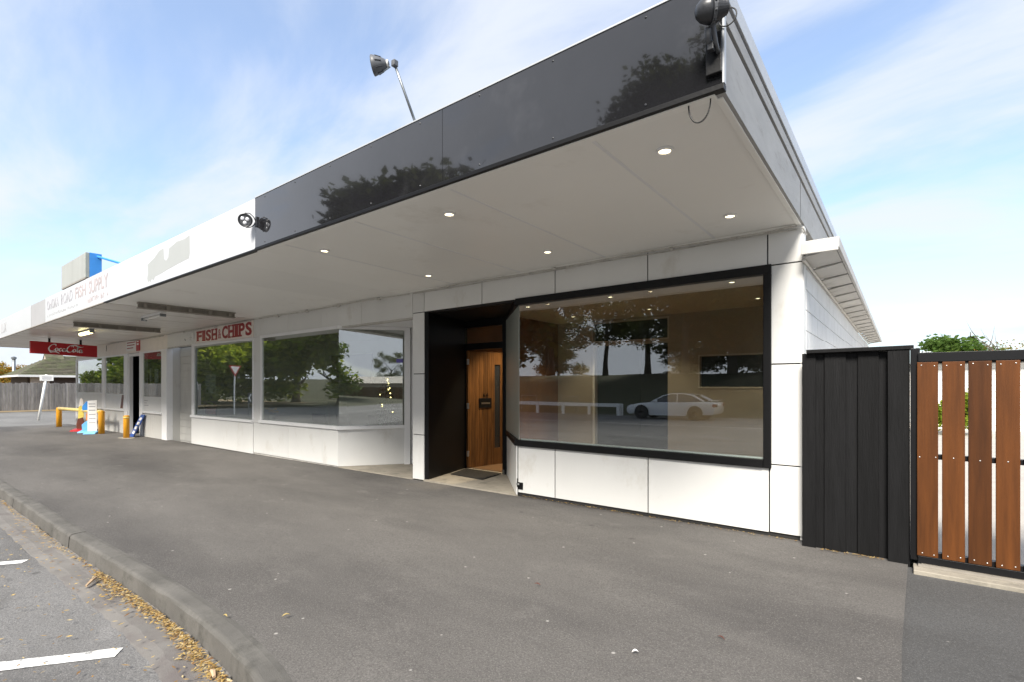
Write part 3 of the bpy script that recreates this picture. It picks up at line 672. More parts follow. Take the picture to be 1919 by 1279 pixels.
# recess beside the bay: soffit, floor, back door frame
rc = MB(); rc.prism([(-7.97, W + .125), (-5.99, W + .125), (-5.99, 6.4), (-7.2, 6.4)], 2.512, 2.55)
rc.box(-7.20, -6.9, 6.26, 6.34, -.05, 2.51); rc.box(-6.899, -6.06, 6.29, 6.33, -.05, 2.51)
rc.wall((-5.99, W + .13), (-6.06, 6.4), .02, -.05, 2.51)
rc.build('entry_recess', K['trimwhite'], B)
MB().prism([(-7.95, W - .005), (-5.985, W - .005), (-6.03, 6.29), (-7.22, 6.27)], -.12, -.022).build('entry_slab', K['concrete'], B)
# interior
bi = MB(); bi.box(-14.4, -6.1, 8.95, 9.05, 0, 2.8); bi.box(-14.45, -14.35, W + .12, 9.05, 0, 2.8); bi.box(-6.12, -6.06, 6.45, 9.0, 0, 2.8); bi.build('interior_wall', K['pale'], B)
MB().prism([(-14.4, W + .12), (-7.96, W + .12), (-7.3, 6.45), (-6.1, 6.45), (-6.1, 9), (-14.4, 9)], 2.75, 2.8).build('interior_ceiling', K['pale'], B)
MB().prism([(-14.4, W + .12), (-8.0, W + .12), (-7.36, 6.45), (-6.13, 6.45), (-6.13, 9), (-14.4, 9)], -.06, -.03).build('interior_floor', K['beam'], B)
box('partition', K['taupe'], B, -9.75, -9.15, 8.80, 8.94, 0, 2.75)
box('counter', K['pale'], B, -14.2, -11.4, 7.2, 7.75, -.03, 1.05, .01)
box('menu_board', K['dark'], B, -13.9, -11.9, 8.90, 8.945, 1.5, 2.35)
# canopy stretch with painted-over white fascia
c2 = MB().box(-10.9, CX0 - .001, YC + .03, W + .1, H + .012, HT - .06); can2 = c2.build('canopy', K['joint'], B)
xs_ = [-11.0, -9.87, -8.67, -7.47, -6.27, CX0]
for a, b_ in zip(xs_[:-1], xs_[1:]): MB().box(a + .001, b_ - .001, YC + .05, W + .018, H, H + .011).build('soffit_panel', K['soffit'], can2)
box('soffit_bead', K['soffit'], can2, -11.0, CX0, W - .045, W - .003, H - .02, H - .0005, .004)
box('fascia_panel', K['fwhite'], can2, -10.614 + .001, CX0 - .001, YC, YC + .018, H + .012, HT, .001)
box('fascia_trim', K['black'], can2, -11.0, CX0 - .001, YC - .004, YC + .045, H - .008, H + .0115, .002)
pt = [(-8.83, 3.02), (-8.80, 3.10), (-8.82, 3.22), (-8.55, 3.27), (-8.34, 3.345), (-8.18, 3.355), (-8.16, 3.20), (-8.08, 3.165), (-8.0, 3.20), (-7.98, 3.315), (-7.7, 3.36), (-7.42, 3.35), (-7.27, 3.37), (-7.265, 3.14), (-7.29, 3.075), (-7.62, 3.06), (-8.02, 3.035), (-8.3, 3.01), (-8.52, 3.0), (-8.56, 2.955), (-8.64, 2.985), (-8.7, 2.945), (-8.75, 2.975), (-8.80, 2.945)]
MB().extr([(x, YC - .0012, z) for x, z in pt], (0, .003, 0)).build('painted_patch', K['fpatch'], can2)
cd = MB().tube([(x, W - .06 + .006 * math.sin(x * 3), 2.853 + .007 * math.sin(x * 2.3)) for x in np.arange(-6.0, -16.3, -.4)], .010, 6)
for x in (-6.75, -7.9, -8.9, -10.0, -12.9, -14.8): cd.lathe([(.025, -.03), (.028, 0), (.025, .03)], 8, Matrix.Translation((x, W - .05, 2.85)) @ Matrix.Rotation(R(90), 4, 'Y'))
cd.build('conduit', K['conduit'], B, 0, True)

# ------------------------------------------------------------------ convenience store at the far end
Cx0, Cx1 = -25.66, -16.13; gC = gz(-20)
D = thing('convenience_store', 'grey clad corner store with three tall windows, open doorway and boarded canopy', 'shop', (-20.9, 7.5, gC))
fw = MB()
fw.box(Cx0, -16.1, W + .02, W + .14, 2.45, H)
fw.box(Cx0, -19.46, W + .03, W + .14, gC - .05, .64); fw.box(-18.12, Cx1 - .02, W + .03, W + .135, gC - .05, .62)
fw.box(-16.2, -14.42, 5.57, 5.67, gC - .05, 2.5)                        # alcove back wall
fw.box(Cx1 - .10, Cx1, W + .14, 5.57, gC - .05, 2.5)                     # alcove return
fC = fw.build('front_wall', K['greyclad'], D)
box('wall_header', K['cream'], D, Cx0, -16.105, W, W + .02, 2.46, H - .002, .003)
for i in range(13):
    z = gC + i * .195
    box('cladding_course', K['grout'], fC, -16.125, -14.43, 5.552, 5.568, z + .004, z + .191)
x = Cx0 + .02
while x < Cx1 - .16:
    if not (-19.5 < x < -18.15): box('cladding_board', K['greyclad'], fC, x + .003, x + .147, W + .016, W + .0295, gC - .02, .63)
    x += .15
for a, b_ in ((-25.70, -25.58), (-22.20, -21.90), (-19.80, -19.46), (-18.36, -18.12), (-16.50, -16.13)):
    box('pier', K['trimwhite'], D, a, b_, W - .012, W + .14, gC - .03 if a in (-19.80, -18.36, -16.50, -25.70) else .63, 2.459, .004)
for a, b_, zf in ((-25.58, -22.20, 1.20), (-21.90, -19.80, 1.17), (-18.12, -16.50, 1.11)):
    w_ = MB(); w_.box(a, b_, W - .03, W + .06, .62, .665); w_.box(a, b_, W - .008, W + .06, 2.41, 2.459); w_.box(a, a + .05, W - .006, W + .05, .666, 2.409); w_.box(b_ - .05, b_, W - .006, W + .05, .666, 2.409)
    wo = w_.build('store_window', K['trimwhite'], D, .003)
    box('pane', K['glass2'], wo, a + .051, b_ - .051, W + .012, W + .02, zf + .001, 2.409)
    box('film_panel', K['window_film'], wo, a + .051, b_ - .051, W + .008, W + .022, .666, zf)
    if a == -21.90: MB().extr([(-20.25, W + .0065, .70), (-20.0, W + .0065, .70), (-19.88, W + .0065, 1.14), (-20.08, W + .0065, 1.14)], (0, .001, 0)).build('film_print', K['brown'], wo)
    if a == -18.12:
        for z, l_ in ((1.0, .30), (.93, .22), (.86, .36)): box('film_print', K['letter'], wo, -17.98, -17.98 + l_, W + .0065, W + .0075, z - .02, z)
# doorway
dd = MB(); dd.box(-19.459, -19.40, W + .02, W + .12, gC, 2.44); dd.box(-18.42, -18.361, W + .02, W + .12, gC, 2.44); dd.box(-19.399, -18.421, W + .02, W + .12, 2.36, 2.44)
dw = dd.build('doorway', K['trimwhite'], D, .003)
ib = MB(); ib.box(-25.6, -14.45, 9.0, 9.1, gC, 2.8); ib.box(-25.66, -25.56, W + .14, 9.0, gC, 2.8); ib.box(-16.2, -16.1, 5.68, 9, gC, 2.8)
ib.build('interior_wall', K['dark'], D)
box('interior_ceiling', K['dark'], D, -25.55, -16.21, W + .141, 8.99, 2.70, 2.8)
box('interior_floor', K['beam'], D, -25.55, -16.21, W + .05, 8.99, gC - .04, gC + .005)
for i, (x, z, k_) in enumerate(((-20.4, 1.45, 'red'), (-20.9, .9, 'signwhite'), (-20.6, 1.15, 'brown'), (-20.2, .6, 'dkblue'))):
    box('stock_shelf', K[k_], D, x - .7, x + .7, 7.4, 7.6, z, z + .22)
box('lit_screen', K['litblue'], D, -20.6, -20.0, 7.2, 7.25, 1.75, 2.0)
for x, z, w_, h_ in ((-17.6, 1.45, .12, .5), (-17.2, 1.5, .3, .42), (-16.7, 1.25, .14, .7)): box('window_notice', K['paper'], D, x, x + w_, W + .03, W + .032, z, z + h_)
# canopy of the store: boards across, white sign panels along the front
c3 = MB().box(-26.35, -10.91, YC + .03, W + .1, H + .012, HT - .06); can3 = c3.build('canopy', K['joint'], D)
x = -26.4
while x < -11.05:
    w_ = min(.50, -11.005 - x); MB().box(x + .012, x + w_ - .012, YC + .03, W + .018, H - .002 * (1 + math.sin(x * 7)), H + .011).build('soffit_board', K['soffit_board'], can3); x += .50
for a, b_, m_ in ((-26.4, -17.65, 'fwhite'), (-17.65, -17.06, 'fwhite'), (-17.06, -15.485, 'fgrey'), (-15.485, -10.614, 'fwhite')):
    box('fascia_panel', K[m_], can3, a + .003, b_ - .003, YC + (.004 if m_ == 'fgrey' else 0), YC + .018, H + .012, HT, .001)
box('fascia_trim', K['beam'], can3, -26.4, -11.001, YC - .004, YC + .029, H - .006, H + .0115, .002)
box('end_board', K['weather'], can3, -26.42, -26.36, YC, W + .1, H - .01, HT)
text('fascia_lettering', 'LUX', .40, (-21.3, YC - .001, 3.02), FRONT, K['fgrey'], can3, sx=1.1, ext=.002)
def fit(o, x0, x1, z0, z1):
    A_ = np.array([v.co[:] for v in o.data.vertices]); lo = A_.min(0); hi = A_.max(0)
    for v in o.data.vertices:
        c = v.co; v.co = ((c.x - lo[0]) / (hi[0] - lo[0]) * (x1 - x0), (c.y - lo[1]) / (hi[1] - lo[1]) * (z1 - z0), c.z)
    rl = root_loc(o.parent); o.location = (x0 - rl.x, o.location.y, z0 - rl.z); o.scale = (1, 1, 1)
for w_, a, b_, c, d, mm in (('OHOKA', -15.30, -14.22, 3.145, 3.36, 'letter'), ('ROAD', -14.02, -13.08, 3.14, 3.37, 'letter'), ('FISH', -12.88, -12.12, 3.14, 3.37, 'letterpink'), ('SUPPLY', -11.93, -10.74, 3.13, 3.37, 'letterpink'),
                            ):
    fit(text('fascia_lettering', w_, .25, (a, YC - .001, c), FRONT, K[mm], can3, ext=.002, off=.004), a, b_, c, d)
# lower lines of the old sign, too faded to read
fr_ = random.Random(4)
for x0_, x1_, z_, h_, mm in ((-15.28, -12.7, 2.99, .06, 'fgrey'), (-12.0, -10.75, 2.97, .11, 'letterpink')):
    x = x0_
    while x < x1_:
        w_ = fr_.uniform(.05, .10)
        if fr_.random() < .85: box('faded_mark', K[mm], can3, x, x + w_ * .35, YC - .0015, YC + .001, z_ + fr_.uniform(0, .01), z_ + h_ * fr_.uniform(.7, 1)); box('faded_mark', K[mm], can3, x + w_ * .35, x + w_, YC - .0014, YC + .001, z_ + h_ * fr_.choice((.0, .4, .75)), z_ + h_ * fr_.choice((.0, .4, .75)) + .02)
        x += w_ + .035
cd = MB().tube([(x, W - .03, 2.855) for x in np.arange(-16.3, -21.5, -.6)] + [(-21.6, W - .03, 2.82), (-21.6, W - .03, 2.62)], .013, 6).build('conduit', K['conduit'], D, 0, True)

# ------------------------------------------------------------------ lights on and under the canopy
def downlight(x, y, z, label, power=0, name='downlight', group='canopy downlights', r=.036):
    t = thing(name, label, 'light', (x, y, z - .012), group)
    ring = MB().lathe([(r, .002), (r + .004, -.004), (r + .012, -.005), (r + .016, .001), (r + .016, .012), (r, .012), (r, .002)], 24, cap=False).build('trim_ring', K['trimwhite'], t, 0, True, local=True)
    MB().lathe([(r - .0005, .003), (r - .0005, .010)], 24).build('lit_lens', K['lit'], t, 0, local=True)
    if power:
        l = bpy.data.lights.new('lamp', 'SPOT'); l.energy = power; l.spot_size = R(100); l.spot_blend = .6; l.color = (1, .80, .52); l.shadow_soft_size = .04
        lo = bpy.data.objects.new('lamp', l); COL.objects.link(lo); lo.parent = t; lo.location = (0, 0, -.03)
    return t
pos = {-1.17: 'nearest the corner', -3.05: 'above the middle of the big window', -4.93: 'farthest along, over the doorway side'}
for y, row in ((3.075, 'front row by the fascia'), (4.585, 'back row by the wall')):
    for x, w_ in pos.items(): downlight(x, y, H, 'lit soffit downlight, %s, %s' % (row, w_))
for i, x in enumerate((-5.08, -3.53, -1.77)):
    for y, row in ((7.03, 'front'), (8.54, 'back')):
        downlight(x, y, IC, 'ceiling downlight inside the corner shop, %s row, %s' % (row, ('left by the timber wall', 'middle', 'right')[i]), 42 if i == 0 and row == 'front' else 12, group='shop interior downlights')
# side-street batten lights
for x, y, lit, lab in ((-11.9, 3.62, False, 'unlit white fluorescent batten light under boarded canopy'), (-16.7, 3.60, True, 'glowing yellow fluorescent batten light above the red hanging sign')):
    t = thing('batten_light', lab, 'light', (x, y, H - .10))
    MB().box(-.55, .55, -.05, .05, .055, .098).build('light_body', K['trimwhite'] if not lit else K['galv'], t, .006, local=True)
    MB().tube([(-.52, 0, .03), (.52, 0, .03)], .045 if lit else .022, 10).build('light_tube', K['litwarm'] if lit else K['signwhite'], t, 0, True, local=True)
    for s in (-1, 1): MB().box(s * .53 - .02, s * .53 + .02, -.05, .05, .0, .054).build('end_cap', K['galv'], t, .004, local=True)
for x, y0, y1, lab in ((-10.45, 2.95, 4.55, 'brown bolted steel beam under the soffit nearest the fish sign'), (-14.7, 2.95, 4.62, 'brown steel beam under the boarded soffit behind the yellow light')):
    t = thing('soffit_beam', lab, 'beam', (x, (y0 + y1) / 2, H - .11), 'canopy beams'); hl = (y1 - y0) / 2
    MB().box(-.055, .055, -hl, hl, .085, .107).box(-.055, .055, -hl, hl, 0, .018).box(-.012, .012, -hl, hl, .018, .085).build('beam_section', K['beam'], t, .002, local=True)
    for i in range(5):
        yy = -hl + .1 + i * (2 * hl - .2) / 4; MB().box(.0125, .05, yy - .03, yy + .03, .019, .084).build('cleat', K['beam'], t, .003, local=True)

def head_axis(c, a): return Matrix.Translation(c) @ Vector(a).to_track_quat('Z', 'Y').to_matrix().to_4x4()
# big black flood lamp on the fascia corner
t = thing('flood_light', 'large black ribbed flood lamp on the canopy corner above the big window', 'light', (-.73, 2.50, 2.98))
Mx = head_axis((-.715, 2.475, 3.195), (.80, .52, .12)) @ Matrix.Scale(.78, 4)
MB().lathe([(.012, -.098), (.038, -.088), (.062, -.062), (.074, -.028), (.078, -.008)], 28, Mx).build('front_dome', K['lampblk'], t, 0, True)
MB().lathe([(.078, -.0075), (.083, -.006), (.083, .012), (.078, .0135)], 28, Mx).build('rim_clamp', K['lampgrey'], t, 0, False)
rb = [(.077, .014)]
for i in range(7):
    z = .018 + i * .011; r_ = .075 - .0055 * i; rb += [(r_ + .003, z), (r_ + .003, z + .005), (r_ - .002, z + .006), (r_ - .003, z + .010)]
rb += [(.022, .097), (.01, .103)]
MB().lathe(rb, 28, Mx).build('ribbed_housing', K['lampblk'], t, 0, False)
for k in range(10):
    a = 2 * math.pi * k / 10; p = Mx @ Vector((.083 * math.cos(a), .083 * math.sin(a), .003)); MB().box(p.x - .005, p.x + .005, p.y - .005, p.y + .005, p.z - .005, p.z + .005).build('clamp_lug', K['lampblk'], t, .002)
MB().box(-.775, -.700, 2.585, 2.605, 2.955, 3.16).build('mount_plate', K['black'], t, .004)
MB().tube([(-.735, 2.59, 3.075), (-.745, 2.53, 3.09), (-.735, 2.49, 3.125)], .016, 8).tube([(-.715, 2.59, 3.05), (-.712, 2.54, 3.07), (-.712, 2.49, 3.14)], .010, 8).build('bracket', K['lampgrey'], t, 0, True)
MB().box(-.752, -.722, 2.53, 2.562, 3.045, 3.085).build('junction_box', K['lampblk'], t, .004)
# cable loops
tag(MB().tube([(-.72 + .045 + .042 * math.cos(a), 2.60, 3.215 + .042 * math.sin(a)) for a in np.linspace(R(170), R(-165), 22)], .0035, 6).build('cable', K['cable'], None, 0, True), 'black cable looped beside the big flood lamp', 'cable')
tag(MB().tube([(-.826 + .056 * math.cos(a), 2.652, H - .005 - .112 * math.sin(a) ** .9) for a in np.linspace(.02, math.pi - .02, 24)], .0040, 6).build('cable', K['cable'], None, 0, True), 'black cable drooping in a loop below the fascia corner', 'cable')
# bell lamp on a raking pole
t = thing('pole_lamp', 'grey bell shaped flood lamp on a leaning pole above the black fascia', 'light', (-2.99, 2.66, HT - .02))
tip = Vector((-2.996, 2.45, 3.81))
MB().tube([(-2.985, 2.66, HT - .02), tip], [.011, .0095], 10).build('pole', K['galv'], t, 0, True)
MB().box(tip.x - .022, tip.x + .016, tip.y - .02, tip.y + .02, tip.z - .01, tip.z + .035).build('knuckle', K['lampgrey'], t, .005)
Mx = head_axis(tip + Vector((-.035, -.027, .014)), (-.79, -.58, -.12))
MB().lathe([(.012, 0), (.020, .004), (.024, .018), (.034, .03), (.052, .062), (.066, .098), (.072, .122), (.069, .124), (.060, .105), (.02, .06)], 24, Mx).build('bell_shade', K['lampgrey'], t, 0, True)
MB().lathe([(.026, .004), (.027, .014), (.026, .016)], 18, Mx).build('collar', K['signwhite'], t, 0, True)
for k in range(8):
    a = 2 * math.pi * k / 8; p = Mx @ Vector((.047 * math.cos(a), .047 * math.sin(a), .05)); q = Mx @ Vector((.064 * math.cos(a), .064 * math.sin(a), .092)); MB().tube([p, q], .005, 5).build('fin', K['lampblk'], t)
MB().tube([tip + Vector((-.03, -.02, -.01)), tip + Vector((-.07, -.05, -.045)), tip + Vector((-.085, -.06, -.02))], .006, 6).build('yoke', K['galv'], t, 0, True)
# twin led spots on the fascia seam
t = thing('spot_light', 'round black spotlight with three white lenses on the fascia seam', 'light', (-5.50, 2.56, 3.10))
MB().box(-5.48, -5.45, 2.594, 2.611, 3.12, 3.23).build('wall_plate', K['lampblk'], t, .003)
for i, (c, ax) in enumerate((((-5.50, 2.505, 3.175), (.70, -.62, -.35)),)):
    Mx = head_axis(c, ax)
    hd = MB().lathe([(.035, -.07), (.058, -.055), (.066, -.02), (.070, .0), (.070, .020), (.060, .020), (.057, .012)], 24, Mx).build('spot_head', K['lampblk'], t, 0, True)
    MB().lathe([(.057, .0125), (.055, .014)], 20, Mx).build('lens_ring', K['lampgrey'] if i == 0 else K['lampblk'], hd)
    for k in range(3):
        a = 2 * math.pi * k / 3 + .4; MB().lathe([(.021, .0145), (.019, .019), (.008, .022)], 12, Mx @ Matrix.Translation((.027 * math.cos(a), .027 * math.sin(a), 0))).build('lens', K['lens'], hd, 0, True)
    c = Vector(c); s = 1 if i else -1
    MB().tube([Mx @ Vector((0, .072, .0)), c + Vector((.03, .03, .075)), (c.x + .035, 2.575, c.z + .045), (c.x + .035, 2.597, c.z)], .0055, 6).tube([Mx @ Vector((0, -.072, 0)), c + Vector((.03, .03, -.075)), (c.x + .035, 2.575, c.z - .045), (c.x + .035, 2.597, c.z)], .0055, 6).build('yoke', K['lampblk'], t, 0, True)
# roof-top sign box
t = thing('roof_sign', 'blank weathered grey sign box with bright blue end on the canopy roof', 'sign', (-13.0, 2.72, HT))
box('sign_face', K['signgrey'], t, -13.93, -12.16, 2.60, 2.66, 3.475, 3.94, .004)
box('sign_edge', K['mossgrey'], t, -12.159, -12.10, 2.60, 2.66, 3.475, 3.945, .004)
box('sign_end', K['blue'], t, -13.9, -12.10, 2.661, 2.845, 3.48, 3.95, .004)
box('sign_base', K['beam'], t, -13.92, -12.11, 2.60, 2.84, 3.452, 3.474)
MB().tube([(-12.12, 2.78, 3.90), (-11.15, 3.05, 3.62), (-10.6, 3.2, 3.46)], .022, 6).build('stay', K['blue'], t)

# ------------------------------------------------------------------ signs
def strokes(b, lines, M, w=.16, th=.004, pen=R(35)):
    for L_ in lines:
        P = smooth_path(L_, 6); vs = []; fs = []
        for i, p in enumerate(P):
            a = P[max(i - 1, 0)]; c = P[min(i + 1, len(P) - 1)]; tx, ty = c[0] - a[0], c[1] - a[1]; l = math.hypot(tx, ty) or 1
            ang_ = math.atan2(ty, tx); ww = w * (.42 + .95 * abs(math.sin(ang_ - pen))) * min(1, .35 + 2.5 * min(i, len(P) - 1 - i) / len(P)) / 2
            nx, ny = -ty / l * ww, tx / l * ww
            for s in (1, -1): vs.append(M @ Vector((p[0] + s * nx, p[1] + s * ny, 0)))
        for i in range(len(P) - 1): fs.append((2 * i, 2 * i + 1, 2 * i + 3, 2 * i + 2))
        b.add(vs, fs)
def oval(cx_, cy_, rx, ry, a0=60, a1=430, k=12): return [(cx_ + rx * math.cos(R(a)) + .18 * ry * math.sin(R(a)), cy_ + ry * math.sin(R(a))) for a in np.linspace(a0, a1, k)]
SX = -20.2
t = thing('hanging_sign', 'long red Coca-Cola sign hanging under the canopy on two black brackets', 'sign', (SX, 3.84, 2.33))
MB().hexa([(SX - .07, 3.07, 2.389), (SX + .07, 3.07, 2.389), (SX + .07, 4.617, 2.333), (SX - .07, 4.617, 2.333)], [(SX - .07, 3.07, 2.75), (SX + .07, 3.07, 2.75), (SX + .07, 4.617, 2.691), (SX - .07, 4.617, 2.691)]).build('sign_board', K['red'], t, .006)
for y in (3.495, 4.225): MB().box(SX - .03, SX + .03, y - .024, y + .024, 2.69, H).build('hanger', K['black'], t, .003)
logo = [[(2.25, 2.1), (2.2, 2.75), (1.5, 2.7), (.75, 2.0), (.35, 1.05), (.65, .3), (1.35, .25), (1.95, .85)],
        [(.6, .1), (.9, -.25), (1.6, -.05), (2.4, -.05), (3.2, -.5)],
        oval(2.45, .9, .36, .55), [(3.85, 1.3), (3.55, 1.45), (3.2, 1.1), (3.15, .6), (3.45, .35), (3.85, .7)],
        oval(4.35, .9, .33, .52), [(4.78, 1.45), (4.68, .8), (4.78, .38), (5.05, .6)], [(4.98, 1.0), (5.2, 1.05), (5.42, 1.1)],
        [(7.0, 2.1), (6.95, 2.75), (6.25, 2.7), (5.55, 2.0), (5.2, 1.05), (5.5, .3), (6.2, .25), (6.8, .85)],
        [(6.4, 2.2), (7.1, 2.95), (8.0, 2.75), (9.0, 2.35), (9.9, 2.65)],
        oval(7.25, .9, .36, .55), [(7.85, .7), (8.3, 1.8), (8.55, 2.35), (8.35, 2.35), (8.1, 1.2), (8.15, .4), (8.45, .55)],
        oval(8.95, .9, .33, .52), [(9.4, 1.45), (9.3, .8), (9.4, .35), (9.75, .65)]]
lb = MB(); sc_ = .085
Mlogo = Matrix.Translation((SX + .0745, 3.44, 2.46)) @ Matrix(((0, 0, 1, 0), (sc_, 0, 0, 0), (-sc_ * .037, sc_ * .95, 0, 0), (0, 0, 0, 1)))
strokes(lb, logo, Mlogo, .34)
lb.build('lettering', K['signwhite'], t, fix=False)
# fish & chips board
t = thing('fish_and_chips_sign', 'white wall sign reading FISH & CHIPS in fat dark red letters', 'sign', (-12.6, W - .02, 2.49))
box('sign_board', K['cream'], t, -14.14, -11.10, W - .022, W - .001, 2.497, 2.862, .003)
yq = W - .024
def letter_word(word, x0, x1, z0, z1, m_, off=.012, nm='letter'):
    n_ = len(word); wts = [.62 if c == 'I' else 1.0 for c in word]; tot = sum(wts); x = x0
    for c, wt in zip(word, wts):
        w_ = (x1 - x0) * wt / tot; o = text(nm, c, .35, (x, yq, z0), FRONT, m_, t, off=off, ext=.003)
        fit(o, x + .016, x + w_ - .016, z0, z1)
        if c in 'FIHP':   # slab serifs
            for zz_ in (z0, z1 - .035):
                if c == 'H' or (c == 'I'):
                    for q0, q1 in (((.0, .44), (.56, 1.0)) if c == 'H' else ((0, 1),)): box('serif', m_, t, x + .004 + (w_ - .008) * q0, x + .004 + (w_ - .008) * q1, yq - .0042, yq + .0015, zz_, zz_ + .035)
                else: box('serif', m_, t, x + .004, x + w_ * (.52 if zz_ == z0 else .75) - .004, yq - .0042, yq + .0015, zz_, zz_ + .035)
        x += w_
letter_word('FISH', -14.07, -12.86, 2.545, 2.815, K['signred'])
letter_word('&', -12.84, -12.64, 2.56, 2.79, mat('faded_red_letter', (.42, .16, .15), .5), .003)
letter_word('CHIPS', -12.62, -11.13, 2.545, 2.84, K['signred'])
# shop name plate by the store door
t = thing('wall_sign', 'small white sign with red text lines and red end above the store doorway', 'sign', (-18.9, W - .02, 2.50))
box('sign_board', K['signwhite'], t, -19.56, -18.62, W - .018, W - .001, 2.53, 2.85, .003); box('red_end', K['red'], t, -18.619, -18.30, W - .02, W - .001, 2.50, 2.87, .003)
for i, (z, l_) in enumerate(((2.77, .8), (2.69, .72), (2.60, .6))): box('text_line', K['signred'], t, -19.48, -19.48 + l_, W - .0195, W - .0175, z, z + .028)
for z in (2.77, 2.68): box('emblem', K['signwhite'], t, -18.55, -18.37, W - .0215, W - .0195, z, z + .05)
# security camera
t = thing('security_camera', 'small white security camera on the wall left of the fish and chips sign', 'camera', (-14.32, W - .05, 2.60))
box('mount', K['signwhite'], t, -14.36, -14.26, W - .04, W - .001, 2.62, 2.80, .005)
MB().tube([(-14.32, W - .04, 2.67), (-14.42, W - .14, 2.63)], .03, 12).build('camera_body', K['signwhite'], t, 0, True); MB().tube([(-14.421, W - .141, 2.6296), (-14.43, W - .15, 2.626)], .026, 12).build('camera_lens', K['cable'], t, 0, True)
# notices on the fish shop glass
t = thing('window_poster', 'pale printed menu poster taped inside the left fish shop window', 'poster', (-13.37, W + .03, 1.25))
box('sheet', K['paper'], t, -13.66, -13.08, W + .024, W + .026, 1.24, 1.70)
for i in range(5):
    for a in (-13.62, -13.42, -13.24): box('print', K['print'], t, a, a + .11, W + .0232, W + .0239, 1.62 - i * .055, 1.632 - i * .055)
for a in (-13.60, -13.25): box('print', K['print'], t, a, a + .12, W + .0232, W + .0239, 1.27, 1.34)
t = thing('window_notice', 'small dark notice headed ASK FOR standing at the bottom of the fish shop window', 'sign', (-13.5, W + .1, .68))
box('board', K['chair'], t, -13.86, -13.18, W + .09, W + .10, .70, .99, .003)
text('lettering', 'ASK FOR', .11, (-13.80, W + .088, .90), FRONT, K['signwhite'], t, ext=.001)
box('picture', K['signred'], t, -13.80, -13.24, W + .086, W + .0895, .73, .87)
t = thing('window_sticker', 'small violet sticker on the angled bay window glass', 'sticker', (-7.37, 6.10, 1.80))
MB().wall((-7.345, 6.037), (-7.275, 6.130), -.002, 1.845, 1.91).build('sticker', mat('violet_print', (.12, .10, .38), .5), t)
for o in t.children: o.location = (.012, -.008, 0)
# flowers on the window board
t = thing('flower_pot', 'small white pot of yellow flowers inside the bay window corner', 'flower pot', (-10.62, W + .16, .70))
MB().lathe([(.045, 0), (.06, .09), (.064, .10), (.055, .10)], 16).build('pot', K['pot'], t, 0, True, local=True)
for i in range(9):
    a = i * 2.4; r_ = .02 + .012 * i; c = (r_ * math.cos(a), r_ * math.sin(a), .16 + .02 * (i % 4))
    MB().lathe([(.008, 0), (.045, .012), (.03, .02), (.006, .022)], 9, Matrix.Translation(c) @ Matrix.Rotation(.5, 4, (math.sin(a), math.cos(a), 0))).build('bloom', K['flower'], t, local=True)
    MB().tube([(c[0] * .3, c[1] * .3, .09), c], .004, 5).build('stem', K['leafmid'], t, local=True)
# christmas tree inside the bay
CT = (-8.55, 6.75)
t = thing('christmas_tree', 'small lit artificial christmas tree inside the bay window', 'christmas tree', (CT[0], CT[1], .45))
MB().tube([(0, 0, 0), (0, 0, 1.2)], [.02, .006], 6).build('stem', K['bark'], t, local=True)
cbm = MB(); r_ = random.Random(2)
for i in range(900):
    h_ = r_.random() ** 1.3; rad = .27 * (1 - h_) + .015; a = r_.random() * 6.283; q = rad * math.sqrt(r_.random()) ; z = .12 + h_ * 1.08 - .10 * q
    p = Vector((q * math.cos(a), q * math.sin(a), z)); d = Vector((math.cos(a), math.sin(a), -.25)) * .075; s = Vector((-math.sin(a), math.cos(a), r_.uniform(-.4, .4))) * .018
    cbm.add([p - s, p + s, p + d + s * .4, p + d - s * .4], [(0, 1, 2, 3)])
cbm.build('foliage', K['needle'], t, fix=False, local=True)
MB().lathe([(.12, 0), (.16, .14), (.15, .14)], 14, Matrix.Translation((0, 0, -.12))).build('pot', K['chair'], t, 0, True, local=True)
for i in range(26):
    h_ = r_.random(); a = r_.random() * 6.283; q = .27 * (1 - h_) + .02
    MB().lathe([(.002, -.014), (.013, -.006), (.014, .004), (.003, .014)], 8, Matrix.Translation((q * math.cos(a), q * math.sin(a), .14 + h_ * 1.02))).build('light_bulb' if i % 2 else 'bauble', K['bulb'] if i % 2 else K['bauble'], t, 0, True, local=True)
tb = thing('side_table', 'dark low table under the christmas tree inside the bay window', 'table', (CT[0], CT[1], -.03))
MB().box(-.3, .3, -.22, .22, .31, .36).build('table_top', K['chair'], tb, .005, local=True)
for a in (-.26, .26):
    for c in (-.18, .18): MB().box(a - .02, a + .02, c - .02, c + .02, 0, .309).build('leg', K['chair'], tb, local=True)
for i, (x, y, rz, lab) in enumerate(((-9.75, 6.15, .3, 'dark chair left in the row behind the bay window'), (-9.0, 6.25, .1, 'dark chair in the middle of the row behind the bay window'), (-8.15, 6.4, -.2, 'dark chair right beside the christmas tree table'))):
    c = thing('chair', lab, 'chair', (x, y, -.03), 'waiting chairs', rz)
    MB().box(-.2, .2, -.2, .2, .40, .45).build('seat', K['chair'], c, .015, local=True)
    MB().hexa([(-.19, -.20, .47), (.19, -.20, .47), (.19, -.165, .47), (-.19, -.165, .47)], [(-.18, -.27, .86), (.18, -.27, .86), (.18, -.24, .86), (-.18, -.24, .86)]).build('backrest', K['chair'], c, .01, local=True)
    for a in (-.17, .17):
        for d in (-.17, .17): MB().tube([(a, d, .40), (a * 1.1, d * 1.1, 0)], .014, 6).build('leg', K['galv'], c, local=True)

